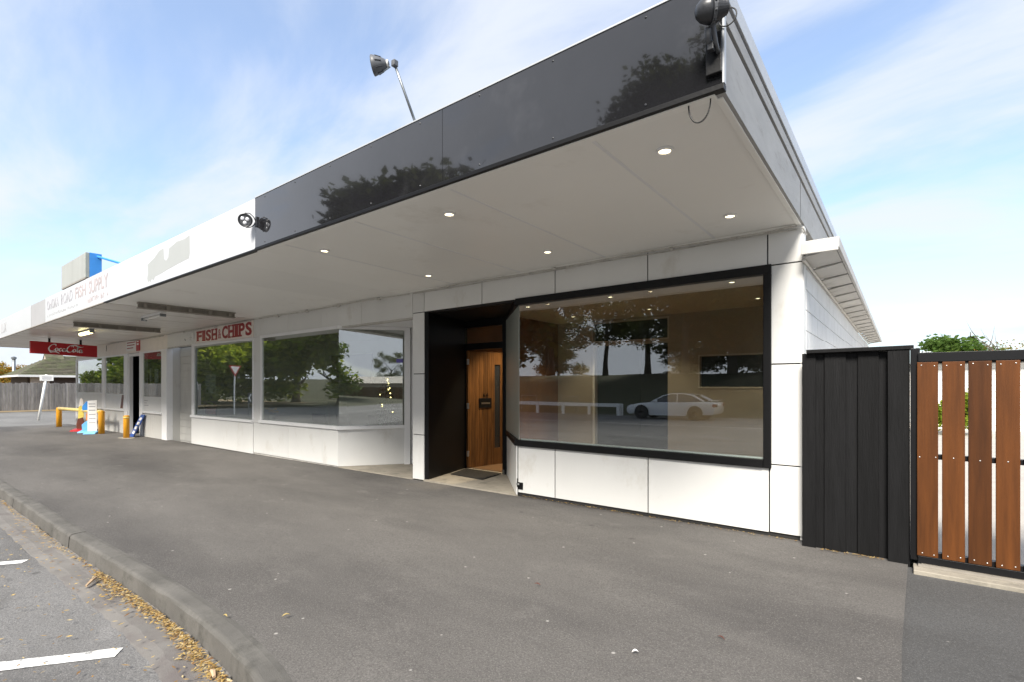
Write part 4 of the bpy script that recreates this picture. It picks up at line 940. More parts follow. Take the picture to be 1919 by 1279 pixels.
# door mat, hasp, socket
t = tag(MB().prism([(-5.72, 5.80), (-4.99, 5.74), (-5.10, 6.33), (-5.90, 6.35)], -.004, .010).build('door_mat', K['matrub'], None, .003), 'dark rubber doormat lying before the timber door', 'door mat')
t = thing('gate_latch', 'black bolt latch screwed low on the white panel beside the entry', 'latch', (-3.93, W - .02, .05))
box('plate', K['black'], t, -3.935, -3.86, W - .010, W - .0005, .075, .165, .003); MB().tube([(-3.94, W - .016, .10), (-3.94, W - .016, .215)], .007, 8).build('bolt', K['black'], t, 0, True); MB().tube([(-3.95, W - .018, .14), (-3.91, W - .018, .14)], .012, 8).build('keeper', K['steel'], t, 0, True)

# ------------------------------------------------------------------ fence and gate on the right
FY = 5.10
Fn = thing('board_fence', 'black stained upright board fence beside the white corner wall', 'fence', (-.32, FY, 0))
rail = MB(); rail.box(-.69, .045, FY + .045, FY + .09, .35, .44); rail.box(-.69, .045, FY + .045, FY + .09, 1.35, 1.44); rail.build('rail', K['fenceblk'], Fn)
def board(name, m, par, x0, x1, y0, y1, z0, z1, lean=0):
    b = MB(); nz = 8; r_ = random.Random(int(x0 * 1000)); vs = []
    b.hexa([(x0, y0, z0), (x1, y0, z0), (x1, y1, z0), (x0, y1, z0)], [(x0 + lean, y0, z1), (x1 + lean, y0, z1), (x1 + lean, y1, z1), (x0 + lean, y1, z1)])
    return b.build(name, m, par, .0035)
for i, (a, b_, pr, zt, zb) in enumerate(((-.697, -.592, 1, 1.692, -.015), (-.605, -.52, 0, 1.692, -.012), (-.530, -.375, 1, 1.692, -.012), (-.388, -.28, 0, 1.692, -.01), (-.292, -.148, 1, 1.692, -.012), (-.160, -.075, 0, 1.692, -.01))):
    board('board', K['fenceblk'], Fn, a, b_, FY - (.001 if pr else -.021), FY + (.020 if pr else .042), zb, zt, rnd.uniform(-.003, .003))
board('post', K['fenceblk'], Fn, -.088, .053, FY - .045, FY + .06, -.02, 1.694, -.002)
MB().hexa([(-.66, FY - .05, 1.69), (.075, FY - .055, 1.695), (.075, FY + .09, 1.695), (-.66, FY + .09, 1.69)], [(-.66, FY - .05, 1.722), (.075, FY - .055, 1.728), (.075, FY + .09, 1.728), (-.66, FY + .09, 1.722)]).build('capping', K['fenceblk'], Fn, .004)
GY = 5.0
Gt = thing('driveway_gate', 'sliding gate of brown stained boards in a black steel frame', 'gate', (1.4, GY, .05))
fr = MB(); GX1 = 3.2
fr.box(.0535, .112, GY + .024, GY + .074, .055, 1.70); fr.box(GX1 - .05, GX1, GY + .024, GY + .074, .055, 1.66)
fr.box(.1125, GX1 - .051, GY + .0235, GY + .0735, 1.578, 1.66); fr.box(.1125, GX1 - .051, GY + .0235, GY + .0735, .05, .135); fr.box(.1125, GX1 - .051, GY + .026, GY + .06, .845, .885)
fr.build('gate_frame', K['gatesteel'], Gt, .003)
fr2 = MB().box(.10, GX1, GY - .002, GY + .02, 1.592, 1.662).box(.10, GX1, GY - .002, GY + .02, .045, .098).build('face_rail', K['gatesteel'], Gt, .002)
scr = MB().lathe([(.0045, 0), (.0045, .002), (.002, .0035)], 10, Matrix.Rotation(R(90), 4, 'X')).build('screw', K['screw'], None, 0, True, local=True); sme = scr.data; bpy.data.objects.remove(scr)
x = .094; i = 0
while x < GX1 - .1:
    w_ = .1275 + rnd.uniform(-.003, .003)
    bd = MB().box(x, x + w_, GY, GY + .0215, .100, 1.590).build('gate_board', K['gatewood'], Gt, .003)
    for z, f_ in ((1.565, (.2, .82)), (.125, (.25, .8)), (.865, (.12, .88) if i == 0 else (.5,))):
        for q in f_: inst('screw', sme, (x + w_ * q, GY - .0005, z + rnd.uniform(-.006, .006)), bd)
    x += .1475; i += 1
tag(MB().box(.07, 6.5, 4.865, 5.06, -.04, .020).build('concrete_threshold', K['concrete'], None, .006), 'pale concrete sill under the brown gate', 'threshold')
tag(MB().box(.10, 6.5, 4.975, 5.05, .021, .036).tube([(.12, 5.01, .042), (6.4, 5.01, .042)], .008, 6).build('gate_track', K['beam'], None), 'low metal track the gate slides on', 'track')

# ------------------------------------------------------------------ bollards, barrier, pavement signs at the far corner
def bollard_mesh(par, x, y, h, r=.075):
    z = gz(x)
    MB().lathe([(r, 0), (r, h - .04), (r * .92, h - .012), (r * .6, h)], 18, Matrix.Translation((x, y, z))).build('post', K['yellow'], par, 0, True)
t = thing('barrier_rail', 'yellow steel hoop barrier with two posts by the far shop corner', 'barrier', (-23, 4.73, gz(-23)))
for x, y in ((-25.55, 4.70), (-20.33, 4.77)): bollard_mesh(t, x, y, .74, .085)
MB().tube([(-25.55, 4.70, gz(-25.5) + .70), (-20.33, 4.77, gz(-20.3) + .70)], .06, 12).build('cross_rail', K['yellowpale'], t, 0, True)
t = thing('bollard', 'single yellow bollard on a white patch before the store door', 'bollard', (-17.9, 4.78, gz(-17.9)))
bollard_mesh(t, -17.9, 4.78, .66); MB().lathe([(.085, .575), (.085, .605), (.078, .612)], 18, Matrix.Translation((-17.9, 4.78, gz(-17.9)))).build('band', K['yellowpale'], t, 0, True)
MB().lathe([(.26, 0), (.255, .004)], 14, Matrix.Translation((-17.9, 4.78, gz(-17.9) + .002)) @ Matrix.Diagonal((1.5, .7, 1, 1))).build('base_patch', K['concrete'], t)
def pave_sign(x, y, label, basem, pieces):
    z = gz(x); t = thing('pavement_sign', label, 'sign', (x, y, z), 'ice cream pavement signs', R(62))
    MB().hexa([(-.32, -.38, 0), (.32, -.38, 0), (.32, .25, 0), (-.32, .25, 0)], [(-.28, -.33, .05), (.28, -.33, .05), (.28, .2, .10), (-.28, .2, .10)]).build('base', basem, t, .02, local=True)
    for nm, m_, pts in pieces: MB().extr([(a, .02, c) for a, c in pts], (0, .03, 0)).build(nm, m_, t, .004, local=True)
    t.scale = (.52, .8, .84)
    return t
pave_sign(-22.35, 4.62, 'tall cone shaped ice cream pavement sign on a red base', K['red'],
          (('cone_print', K['brown'], [(-.10, .09), (.20, .09), (.28, .35), (.22, .55), (-.05, .5), (-.14, .25)]), ('sign_face', K['ylw'], [(-.04, .5), (.26, .56), (.25, 1.0), (.10, 1.08), (-.02, .95)]), ('sign_top', K['cream'], [(.0, 1.0), (.24, 1.02), (.22, 1.28), (.12, 1.35), (.05, 1.25)])))
pave_sign(-21.40, 4.62, 'blue and orange ice lolly pavement sign on a sky blue base', K['ltblue'],
          (('sign_face', K['ltblue'], [(-.22, .09), (.26, .09), (.3, .55), (-.05, .42), (-.24, .3)]), ('fruit_print', K['orange'], [(-.02, .46), (.28, .56), (.27, .86), (.1, .88), (-.02, .7)]), ('sign_top', K['blue'], [(-.22, .86), (.30, .89), (.30, 1.18), (-.02, 1.22), (-.22, 1.02)])))
pave_sign(-20.62, 4.60, 'narrow white price list pavement sign on a pale blue base', K['ltblue'],
          (('sign_face', K['signwhite'], [(-.24, .09), (.22, .09), (.22, 1.28), (-.24, 1.25)]),) + tuple(('print_line', K['letter'], [(-.18, z), (.16, z), (.16, z + .02), (-.18, z + .02)]) for z in ()))
for o in [c for c in bpy.data.objects if c.name.startswith('pavement_sign')]:
    if 'price' in o['label']:
        for z in (1.12, 1.02, .88, .72, .56, .4): MB().box(-.18, .15, .014, .0195, z, z + .03).build('print_line', K['letter'], o, local=True)
t = thing('leaning_sign', 'dark blue board with white lettering leaning against the store wall', 'sign', (-18.2, 5.1, gz(-18)))
MB().hexa([(-18.38, 4.98, gz(-18)), (-18.02, 4.98, gz(-18)), (-18.02, 5.0, gz(-18)), (-18.38, 5.0, gz(-18))], [(-18.13, W - .035, .57), (-17.80, W - .035, .57), (-17.80, W - .012, .57), (-18.13, W - .012, .57)]).build('board', K['dkblue'], t, .004)
for i in range(4):
    f_ = .14 + .2 * i; bx_ = -18.38 + .25 * f_ + .08; by_ = 4.98 + .22 * f_ - .004; bz_ = gz(-18) + .66 * f_
    MB().hexa([(bx_, by_, bz_), (bx_ + .2, by_, bz_), (bx_ + .2, by_ + .002, bz_), (bx_, by_ + .002, bz_)], [(bx_ + .03, by_ + .028, bz_ + .085), (bx_ + .23, by_ + .028, bz_ + .085), (bx_ + .23, by_ + .03, bz_ + .085), (bx_ + .03, by_ + .03, bz_ + .085)]).build('lettering', K['signwhite'], t)
# leaning street sign post
t = thing('street_sign', 'white sign plate on a leaning white post by the side street', 'sign', (-33.0, 5.32, gz(-33)))
z0 = gz(-33) - .05
MB().tube([(-33, 5.32, z0), (-32.95, 5.60, 2.0)], .052, 10).build('post', K['signwhite'], t, 0, True)
Mp = Matrix.Translation((-32.9, 5.60, 1.83)) @ Matrix.Rotation(R(82), 4, 'Z')
pl = MB().box(-.25, .25, -.012, .012, -.14, .14); pl.v = [tuple(Mp @ Vector(v)) for v in pl.v]; pl.build('plate', K['signwhite'], t, .01)
for dz in (.05, -.04):
    q = MB().box(-.17, .17, -.016, -.0125, dz - .018, dz + .018); q.v = [tuple(Mp @ Vector(v)) for v in q.v]; q.build('lettering', K['letter'], t)

# ------------------------------------------------------------------ trees, hedges
def leaf_cloud(blobs, n, size, seed, flat=.35, droop=.0):
    """n leaf quads spread through overlapping ellipsoids, denser towards their skins"""
    g_ = np.random.default_rng(seed)
    vol = np.array([b[3] * b[3] * b[4] for b in blobs]); pick = g_.choice(len(blobs), n, p=vol / vol.sum())
    Bq = np.array(blobs)[pick]
    d = g_.normal(size=(n, 3)); d /= np.linalg.norm(d, axis=1)[:, None]
    rad = g_.random(n) ** .45 * (.92 + .16 * g_.random(n))
    c = Bq[:, :3] + d * rad[:, None] * np.stack([Bq[:, 3], Bq[:, 3], Bq[:, 4]], 1)
    # twig clumping
    cl = g_.normal(size=(max(8, n // 14), 3)); ci = g_.integers(0, len(cl), n); c += cl[ci] * size * .6
    u = g_.normal(size=(n, 3)); u[:, 2] = u[:, 2] * flat - droop; u /= np.linalg.norm(u, axis=1)[:, None]
    w = np.cross(u, g_.normal(size=(n, 3))); w /= np.linalg.norm(w, axis=1)[:, None]
    s = size * (.55 + .9 * g_.random(n))[:, None]
    a = c - u * s * .5; b_ = c + w * s * .28; e_ = c + u * s * .55; f_ = c - w * s * .28
    return np.stack([a, b_, e_, f_], 1).reshape(-1, 3)
def quad_mesh(name, V, m):
    n = len(V) // 4; me = bpy.data.meshes.new(name)
    me.vertices.add(len(V)); me.vertices.foreach_set('co', V.astype(np.float32).ravel())
    me.loops.add(4 * n); me.loops.foreach_set('vertex_index', np.arange(4 * n, dtype=np.int32))
    me.polygons.add(n); me.polygons.foreach_set('loop_start', np.arange(0, 4 * n, 4, dtype=np.int32))
    me.update(calc_edges=True); me.materials.append(m); return me
def trunk_mesh(name, h, r, limbs, seed, m, bend=.25):
    b = MB(); g_ = random.Random(seed); P = []
    for i in range(7):
        f_ = i / 6; P.append((g_.uniform(-bend, bend) * f_, g_.uniform(-bend, bend) * f_, h * f_))
    b.tube(P, [r * (1.25 if i == 0 else 1 - .55 * i / 6) for i in range(7)], 9)
    for k in range(limbs):
        f_ = g_.uniform(.35, 1); i = min(5, int(f_ * 6)); p = Vector(P[i]).lerp(Vector(P[i + 1]), f_ * 6 - i); a = 6.283 * k / limbs + g_.uniform(-.5, .5)
        L_ = h * g_.uniform(.45, .8); q = [p]; d = Vector((math.cos(a), math.sin(a), g_.uniform(.5, 1.2))).normalized()
        for j in range(4):
            d = (d + Vector((g_.uniform(-.3, .3), g_.uniform(-.3, .3), .12))).normalized(); q.append(q[-1] + d * L_ / 4)
        b.tube(q, [r * .5, r * .38, r * .27, r * .17, r * .07], 6)
        for j in (2, 3):
            d2 = (d + Vector((g_.uniform(-1, 1), g_.uniform(-1, 1), .2))).normalized(); b.tube([q[j], q[j] + d2 * L_ * .22, q[j] + d2 * L_ * .4 + Vector((0, 0, .1 * L_))], [r * .2, r * .12, r * .04], 5)
    o = b.build(name, m, None, 0, True, local=True); me = o.data; bpy.data.objects.remove(o); return me
TM = {}
def tree_kind(key, h, th, blobs, n, size, leafm, seed, r=.35, limbs=6, barkm=None, bend=.25):
    TM[key] = (quad_mesh('crown', leaf_cloud(blobs, n, size, seed), leafm), trunk_mesh('trunk', th, r, limbs, seed, barkm or K['bark'], bend))
def rb_(seed, n, R_, z0, z1, br):
    g_ = random.Random(seed); o = []
    for i in range(n):
        a = g_.uniform(0, 6.283); q = R_ * math.sqrt(g_.random()); z = g_.uniform(z0, z1); o.append((q * math.cos(a), q * math.sin(a), z, br * g_.uniform(.6, 1.2), br * g_.uniform(.45, .8)))
    return o
tree_kind('gum', 13, 7, rb_(1, 30, 5.0, 3.2, 12, 1.4), 10000, .28, K['leafdark'], 1, .30, 8)
tree_kind('gum2', 14, 7.5, rb_(2, 28, 4.6, 3.4, 13, 1.4), 9500, .28, K['leafdark'], 2, .28, 7, None, .6)
tree_kind('tall', 23, 13, rb_(3, 52, 5.0, 3, 21.5, 1.8) + rb_(33, 22, 4.8, 17, 23.4, 2.4), 27000, .45, K['leafdark'], 3, .36, 9)
tree_kind('tall2', 22, 12, rb_(4, 50, 4.8, 2.5, 21.5, 1.8) + rb_(44, 22, 4.8, 17, 23.2, 2.4), 27000, .45, K['leafdark'], 4, .34, 9)
tree_kind('broad', 15, 8, rb_(5, 30, 5.2, 2.0, 12.0, 2.4) + [(0, 0, 7, 4.6, 4.6), (0, 0, 10.5, 3.4, 2.6), (2.5, 0, 9, 3, 2.4), (-2.5, 0, 8.5, 3.2, 2.4)], 17000, .55, K['leafgreen'], 5, .5, 8)
tree_kind('ridge', 18, 9, rb_(15, 40, 3.6, 3.0, 16.8, 2.4), 20000, .75, K['leafdark'], 15, .45, 8)
tree_kind('thicket', 8, 4, rb_(25, 34, 3.6, .6, 7.5, 1.5), 12000, .34, K['leafdark'], 25, .22, 8)
tree_kind('broad2', 9, 5, rb_(6, 24, 3.8, 1.2, 7.2, 1.9), 10000, .5, K['leafgreen'], 6, .4, 8)
tree_kind('lime', 8, 4, rb_(7, 20, 3.2, 1.0, 6.2, 1.7), 9000, .48, K['leaflime'], 7, .35, 7)
tree_kind('round', 4.2, 2.4, rb_(8, 14, 1.25, 1.8, 3.6, .75), 6500, .20, K['leafmid'], 8, .14, 6)
tree_kind('shrub', 2, .9, rb_(9, 8, .7, .5, 1.6, .5), 2600, .15, K['leaflime'], 9, .06, 5)
tree_kind('rusty', 5, 2.6, rb_(10, 12, 1.6, 2.2, 4.4, .9), 4000, .25, K['autumn'], 10, .15, 5)
def put_tree(key, x, y, z, label, cat='tree', group=None, s=1.0, rz=None, name='tree'):
    t = thing(name, label, cat, (x, y, z), group, rnd.uniform(0, 6.28) if rz is None else rz); t.scale = (s, s, s)
    for nm, me in (('crown', TM[key][0]), ('trunk', TM[key][1])):
        o = bpy.data.objects.new(nm, me); COL.objects.link(o); o.parent = t
    return t
BZ = 2.65
gB_ = 'trees on the grass bank over the road'
for i, (k, x, y, s, lab) in enumerate((('gum', -31, -37, 1.0, 'dark gum tree on the bank, reflected at the left of the big window'), ('gum2', -25.4, -39, .95, 'dark forked gum tree on the bank, reflected above the white rail end'),
        ('gum', -20.2, -38, 1.05, 'dark gum tree on the bank, reflected above the silver car nose'), ('tall2', -15.6, -35.5, .97, 'tall dark tree on the bank, reflected above the silver car roof'),
        ('tall', -12.2, -38, 1.06, 'tall dark tree on the bank, reflected above the silver car boot'), ('tall2', -8.8, -35, 1.03, 'tall dark tree on the bank, reflected at the right of the big window'),
        ('tall', -5.0, -38, .95, 'tall dark tree on the bank, just right of the reflected group'), ('gum2', -35.5, -43, .95, 'farther dark gum tree on the bank, reflected beside the timber wall'), ('gum', -43, -42, 1.0, 'outermost dark gum tree at the left end of the bank'), ('thicket', -18.2, -45, .9, 'low dense tree on the bank behind the silver car nose'), ('thicket', -13.6, -44, 1.1, 'low dense tree on the bank behind the silver car roof'), ('thicket', -9.8, -44, 1.05, 'low dense tree on the bank behind the silver car boot'), ('thicket', -5.6, -43, 1.1, 'low dense tree on the bank at the right end of the reflection'), ('thicket', -36.5, -47, .8, 'low dense tree on the bank at the left end of the reflection'))):
    put_tree(k, x, y, BZ, lab, 'tree', gB_, s)
for i, (k, x, y, s, lab) in enumerate((('ridge', -32.0, -22.5, 1.07, 'tallest green tree across the road, reflected low in the middle of the black fascia'), ('ridge', -36.8, -23.0, 1.04, 'green tree reflected low in the left part of the black fascia'), ('ridge', -28.2, -22.8, 1.03, 'green tree reflected low in the black fascia above the entry'),
        ('lime', -46.5, -20.5, 1.3, 'leafy green tree reflected in the right half of the bay window'), ('lime', -52, -18.5, 1.25, 'bright green tree reflected in the middle of the bay window'), ('lime', -58, -17, 1.4, 'leafy green tree reflected at the left of the bay window'),
        ('lime', -53, -10.5, 1.0, 'yellow green tree reflected in the left fish shop window'), ('broad2', -60, -10, 1.1, 'leafy green tree reflected behind the give way sign'), ('broad2', -56, -5.6, .8, 'leafy green tree reflected in the right store window'), ('lime', -63, -4.2, .5, 'yellow green tree reflected in the middle store window'), ('broad2', -70, -2.2, .34, 'leafy green tree reflected in the leftmost store window'))):
    put_tree(k, x, y, -.4, lab, 'tree', 'green trees across the street', s)
put_tree('broad2', 31.2, -32.4, .3, 'dark leafy tree reflected in the angled bay pane', s=.95, rz=0)
put_tree('gum', 62, -44, .3, 'far tree reflected behind the low roof in the angled pane', s=.6)
# directly seen trees
put_tree('round', 2.5, 34, .0, 'round leafy green tree rising beyond the brown gate', s=1.04)
t = thing('conifer', 'dark conifer tip standing behind the round green tree', 'tree', (3.2, 40, -.62))
cb = MB().tube([(0, 0, 0), (0, 0, 5.3)], [.14, .02], 7); cb.build('trunk', K['bark'], t, 0, True, local=True)
lv = []
g_ = np.random.default_rng(12)
for i in range(9):
    z = 2.6 + i * .3; L_ = .95 - .085 * i
    for k in range(6):
        a = k * 1.047 + i * .5; q = np.linspace(.1, 1, 9)[:, None]; ctr = q * np.array([[L_ * math.cos(a), L_ * math.sin(a), -.12]]) + np.array([[0, 0, z]]); ctr = np.repeat(ctr, 5, 0) + g_.normal(size=(45, 3)) * .045
        u = g_.normal(size=(45, 3)); u /= np.linalg.norm(u, axis=1)[:, None]; w = np.cross(u, g_.normal(size=(45, 3))); w /= np.linalg.norm(w, axis=1)[:, None]
        lv.append(np.stack([ctr - u * .08, ctr + w * .02, ctr + u * .08, ctr - w * .02], 1).reshape(-1, 3))
o = bpy.data.objects.new('crown', quad_mesh('crown', np.concatenate(lv), K['leafdark'])); COL.objects.link(o); o.parent = t
t = thing('bare_tree', 'bare leafless tree beyond the gate right of the green tree', 'tree', (4.0, 33, -.3))
o = bpy.data.objects.new('trunk', trunk_mesh('trunk', 3.0, .10, 11, 21, K['paleb'], .2)); COL.objects.link(o); o.parent = t
V_ = leaf_cloud([(0, 0, 3.2, 1.3, .9)], 500, .10, 33); o = bpy.data.objects.new('crown', quad_mesh('crown', V_, K['autumn'])); COL.objects.link(o); o.parent = t
t = thing('tv_antenna', 'small television aerial above the black fence end', 'antenna', (.78, 31, 0))
MB().tube([(.78, 31, 0), (.78, 31, 3.12)], .025, 6).build('mast', K['galv'], t); MB().tube([(.5, 31, 3.02), (1.1, 31, 3.06)], .02, 5).build('boom', K['galv'], t)
for q in (.58, .75, .95): MB().tube([(q, 30.8, 3.04), (q, 31.2, 3.04)], .012, 5).build('element', K['galv'], t)
# things in the yard glimpsed through the gate slots
t = thing('yard_shed', 'pale weatherboard shed glimpsed through the gate slots', 'shed', (4.6, 24, 0))
for i in range(12): box('weatherboard', K['signwhite'] if i % 3 else K['cream'], t, -.2, 9.4, 22 - .012, 22 + .02, i * .18, i * .18 + .172)
box('wall', K['pinkwall'], t, -.2, 9.4, 22.021, 26, 0, 2.16); MB().hexa([(-.5, 21.7, 2.17), (9.7, 21.7, 2.17), (9.7, 26.3, 2.17), (-.5, 26.3, 2.17)], [(-.5, 21.7, 2.2), (9.7, 21.7, 2.2), (9.7, 26.3, 2.4), (-.5, 26.3, 2.4)]).build('roof', K['flash'], t)
put_tree('shrub', 1.2, 19.5, 0, 'green shrub before the shed behind the gate', 'shrub', name='shrub', s=.8)

# ------------------------------------------------------------------ paling fence and house at the far left
t = thing('paling_fence', 'weathered grey paling fence across the side street', 'fence', (-49, 6, gz(-45)))
z0 = gz(-45) - .05
box('rail', K['fencegrey'], t, -49.1, -49.03, -8, 30, z0 + .4, z0 + .49); box('rail', K['fencegrey'], t, -49.1, -49.03, -8, 30, z0 + 1.5, z0 + 1.59)
pals = []
for i in range(5):
    o = MB().hexa([(0, 0, 0), (.02, 0, 0), (.02, .152, 0), (0, .152, 0)], [(rnd.uniform(-.01, .01), 0, 1.93 + rnd.uniform(-.05, .05)), (.02, 0, 1.93), (.02, .152, 1.93 + rnd.uniform(-.04, .04)), (0, .152, 1.93)]).build('paling', K['fencegrey'], None, local=True); pals.append(o.data); bpy.data.objects.remove(o)
y = -8.0
while y < 24:
    inst('paling', rnd.choice(pals), (-49.03 + rnd.uniform(0, .02), y, z0 + rnd.uniform(-.03, .03)), t); y += .158
Hs = thing('house', 'low house with mossy green tiled hip roof behind the paling fence', 'house', (-59, 13, -.2))
hx0, hx1, hy0, hy1, ze, zr = -63.3, -55.0, 7.7, 24, 2.33, 4.15
box('wall', K['housewall'], Hs, hx0 + .6, hx1 - .6, hy0 + .6, hy1, -.2, ze - .02)
box('wall_bay', K['pinkwall'], Hs, hx1 - .59, hx1 - .35, hy0 + .75, hy0 + 1.9, -.2, ze - .03)
xm = (hx0 + hx1) / 2; yr = 10.5
rf = MB(); NC = 14
def course(P, Q, Rr, Sx, i):      # strip of the plane P-Q (eave) to S-R (ridge), lifted at its lower edge like a tile course
    f0, f1 = i / NC, (i + 1) / NC
    a = Vector(P).lerp(Vector(Sx), f0); b_ = Vector(Q).lerp(Vector(Rr), f0); c = Vector(Q).lerp(Vector(Rr), f1); d = Vector(P).lerp(Vector(Sx), f1); up = Vector((0, 0, .045))
    rf.add([a, b_, b_ + up, a + up], [(0, 1, 2, 3)]); rf.add([a + up, b_ + up, c, d], [(0, 1, 2, 3)])
E_ = (hx1, hy0, ze); F_ = (hx1, hy1, ze); G_ = (hx0, hy1, ze); H_ = (hx0, hy0, ze); R1 = (xm, yr, zr); R2 = (xm, hy1, zr)
for i in range(NC): course(E_, F_, R2, R1, i); course(H_, E_, R1, R1, i); course(G_, H_, R1, R2, i)
roof = rf.build('roof', K['rooftile'], Hs, fix=False)
MB().add([(xm + .9, yr - .55, zr - .62), (xm - .9, yr - .55, zr - .62), (xm, yr - .55, zr + .12)], [(0, 1, 2)]).build('gablet', K['pinkwall'], roof)
MB().add([(xm + .95, yr - .6, zr - .60), (xm, yr - .6, zr + .16), (xm, yr + .6, zr + .16), (xm + .95, yr + .6, zr - .35)], [(0, 1, 2, 3)]).add([(xm - .95, yr - .6, zr - .60), (xm, yr - .6, zr + .16), (xm, yr + .6, zr + .16), (xm - .95, yr + .6, zr - .35)], [(3, 2, 1, 0)]).build('gablet_roof', K['rooftile'], roof, fix=False)
# individual tiles on the slope that faces the camera
tile = MB().add([(0, 0, 0), (0, .30, 0), (-.02, .30, .05), (-.02, 0, .05), (-.16, .30, .075), (-.16, 0, .075)], [(0, 1, 2, 3), (3, 2, 4, 5)]).build('roof_tile', K['rooftile'], None, fix=False, local=True); tme = tile.data; bpy.data.objects.remove(tile)
cnt = 0
for i in range(NC):
    f_ = i / NC; x = hx1 + (xm - hx1) * f_; z = ze + (zr - ze) * f_; ys = hy0 + (yr - hy0) * f_ + .1; y = ys + (.16 if i % 2 else 0)
    while y < 12.6:
        inst('roof_tile', tme, (x + .03, y, z + .01 + rnd.uniform(0, .015)), roof, (0, rnd.uniform(-.03, .03), rnd.uniform(-.03, .03))); y += .325; cnt += 1
gt = MB(); gt.box(hx1, hx1 + .09, hy0 - .05, hy1, ze - .14, ze + .03); gt.box(hx0, hx1 - .001, hy0 - .09, hy0, ze - .12, ze + .02); gt.build('gutter', K['trimwhite'], Hs)
t = thing('chimney_pipe', 'grey flue pipe rising beyond the mossy roof', 'pipe', (-66, 8.93, 0)); MB().tube([(-66, 8.93, 0), (-66, 8.93, 4.1)], .13, 10).build('pipe', K['galv'], t, 0, True); MB().lathe([(.2, 4.02), (.2, 4.18), (.05, 4.25)], 12, Matrix.Translation((-66, 8.93, 0))).build('cowl', K['galv'], t)
for i, (k, x, y, s, lab) in enumerate((('shrub', -51.3, 6.0, 1.0, 'yellow green shrub above the fence at the left edge'), ('shrub', -51.5, 7.0, .95, 'yellow green shrub second from the left edge above the fence'), ('shrub', -51, 9.25, .95, 'yellow green shrub over the fence beside the leaning sign'))):
    put_tree(k, x, y, -.05, lab, 'shrub', name='shrub', s=s)
put_tree('rusty', -72, 9.3, -.3, 'rusty autumn tree behind the house at the far left', s=.85); put_tree('lime', -78, 8.2, -.3, 'pale green tree at the far left behind the house', s=.55); put_tree('rusty', -74, 11.7, -.3, 'rusty autumn tree behind the mossy roof', s=.95)

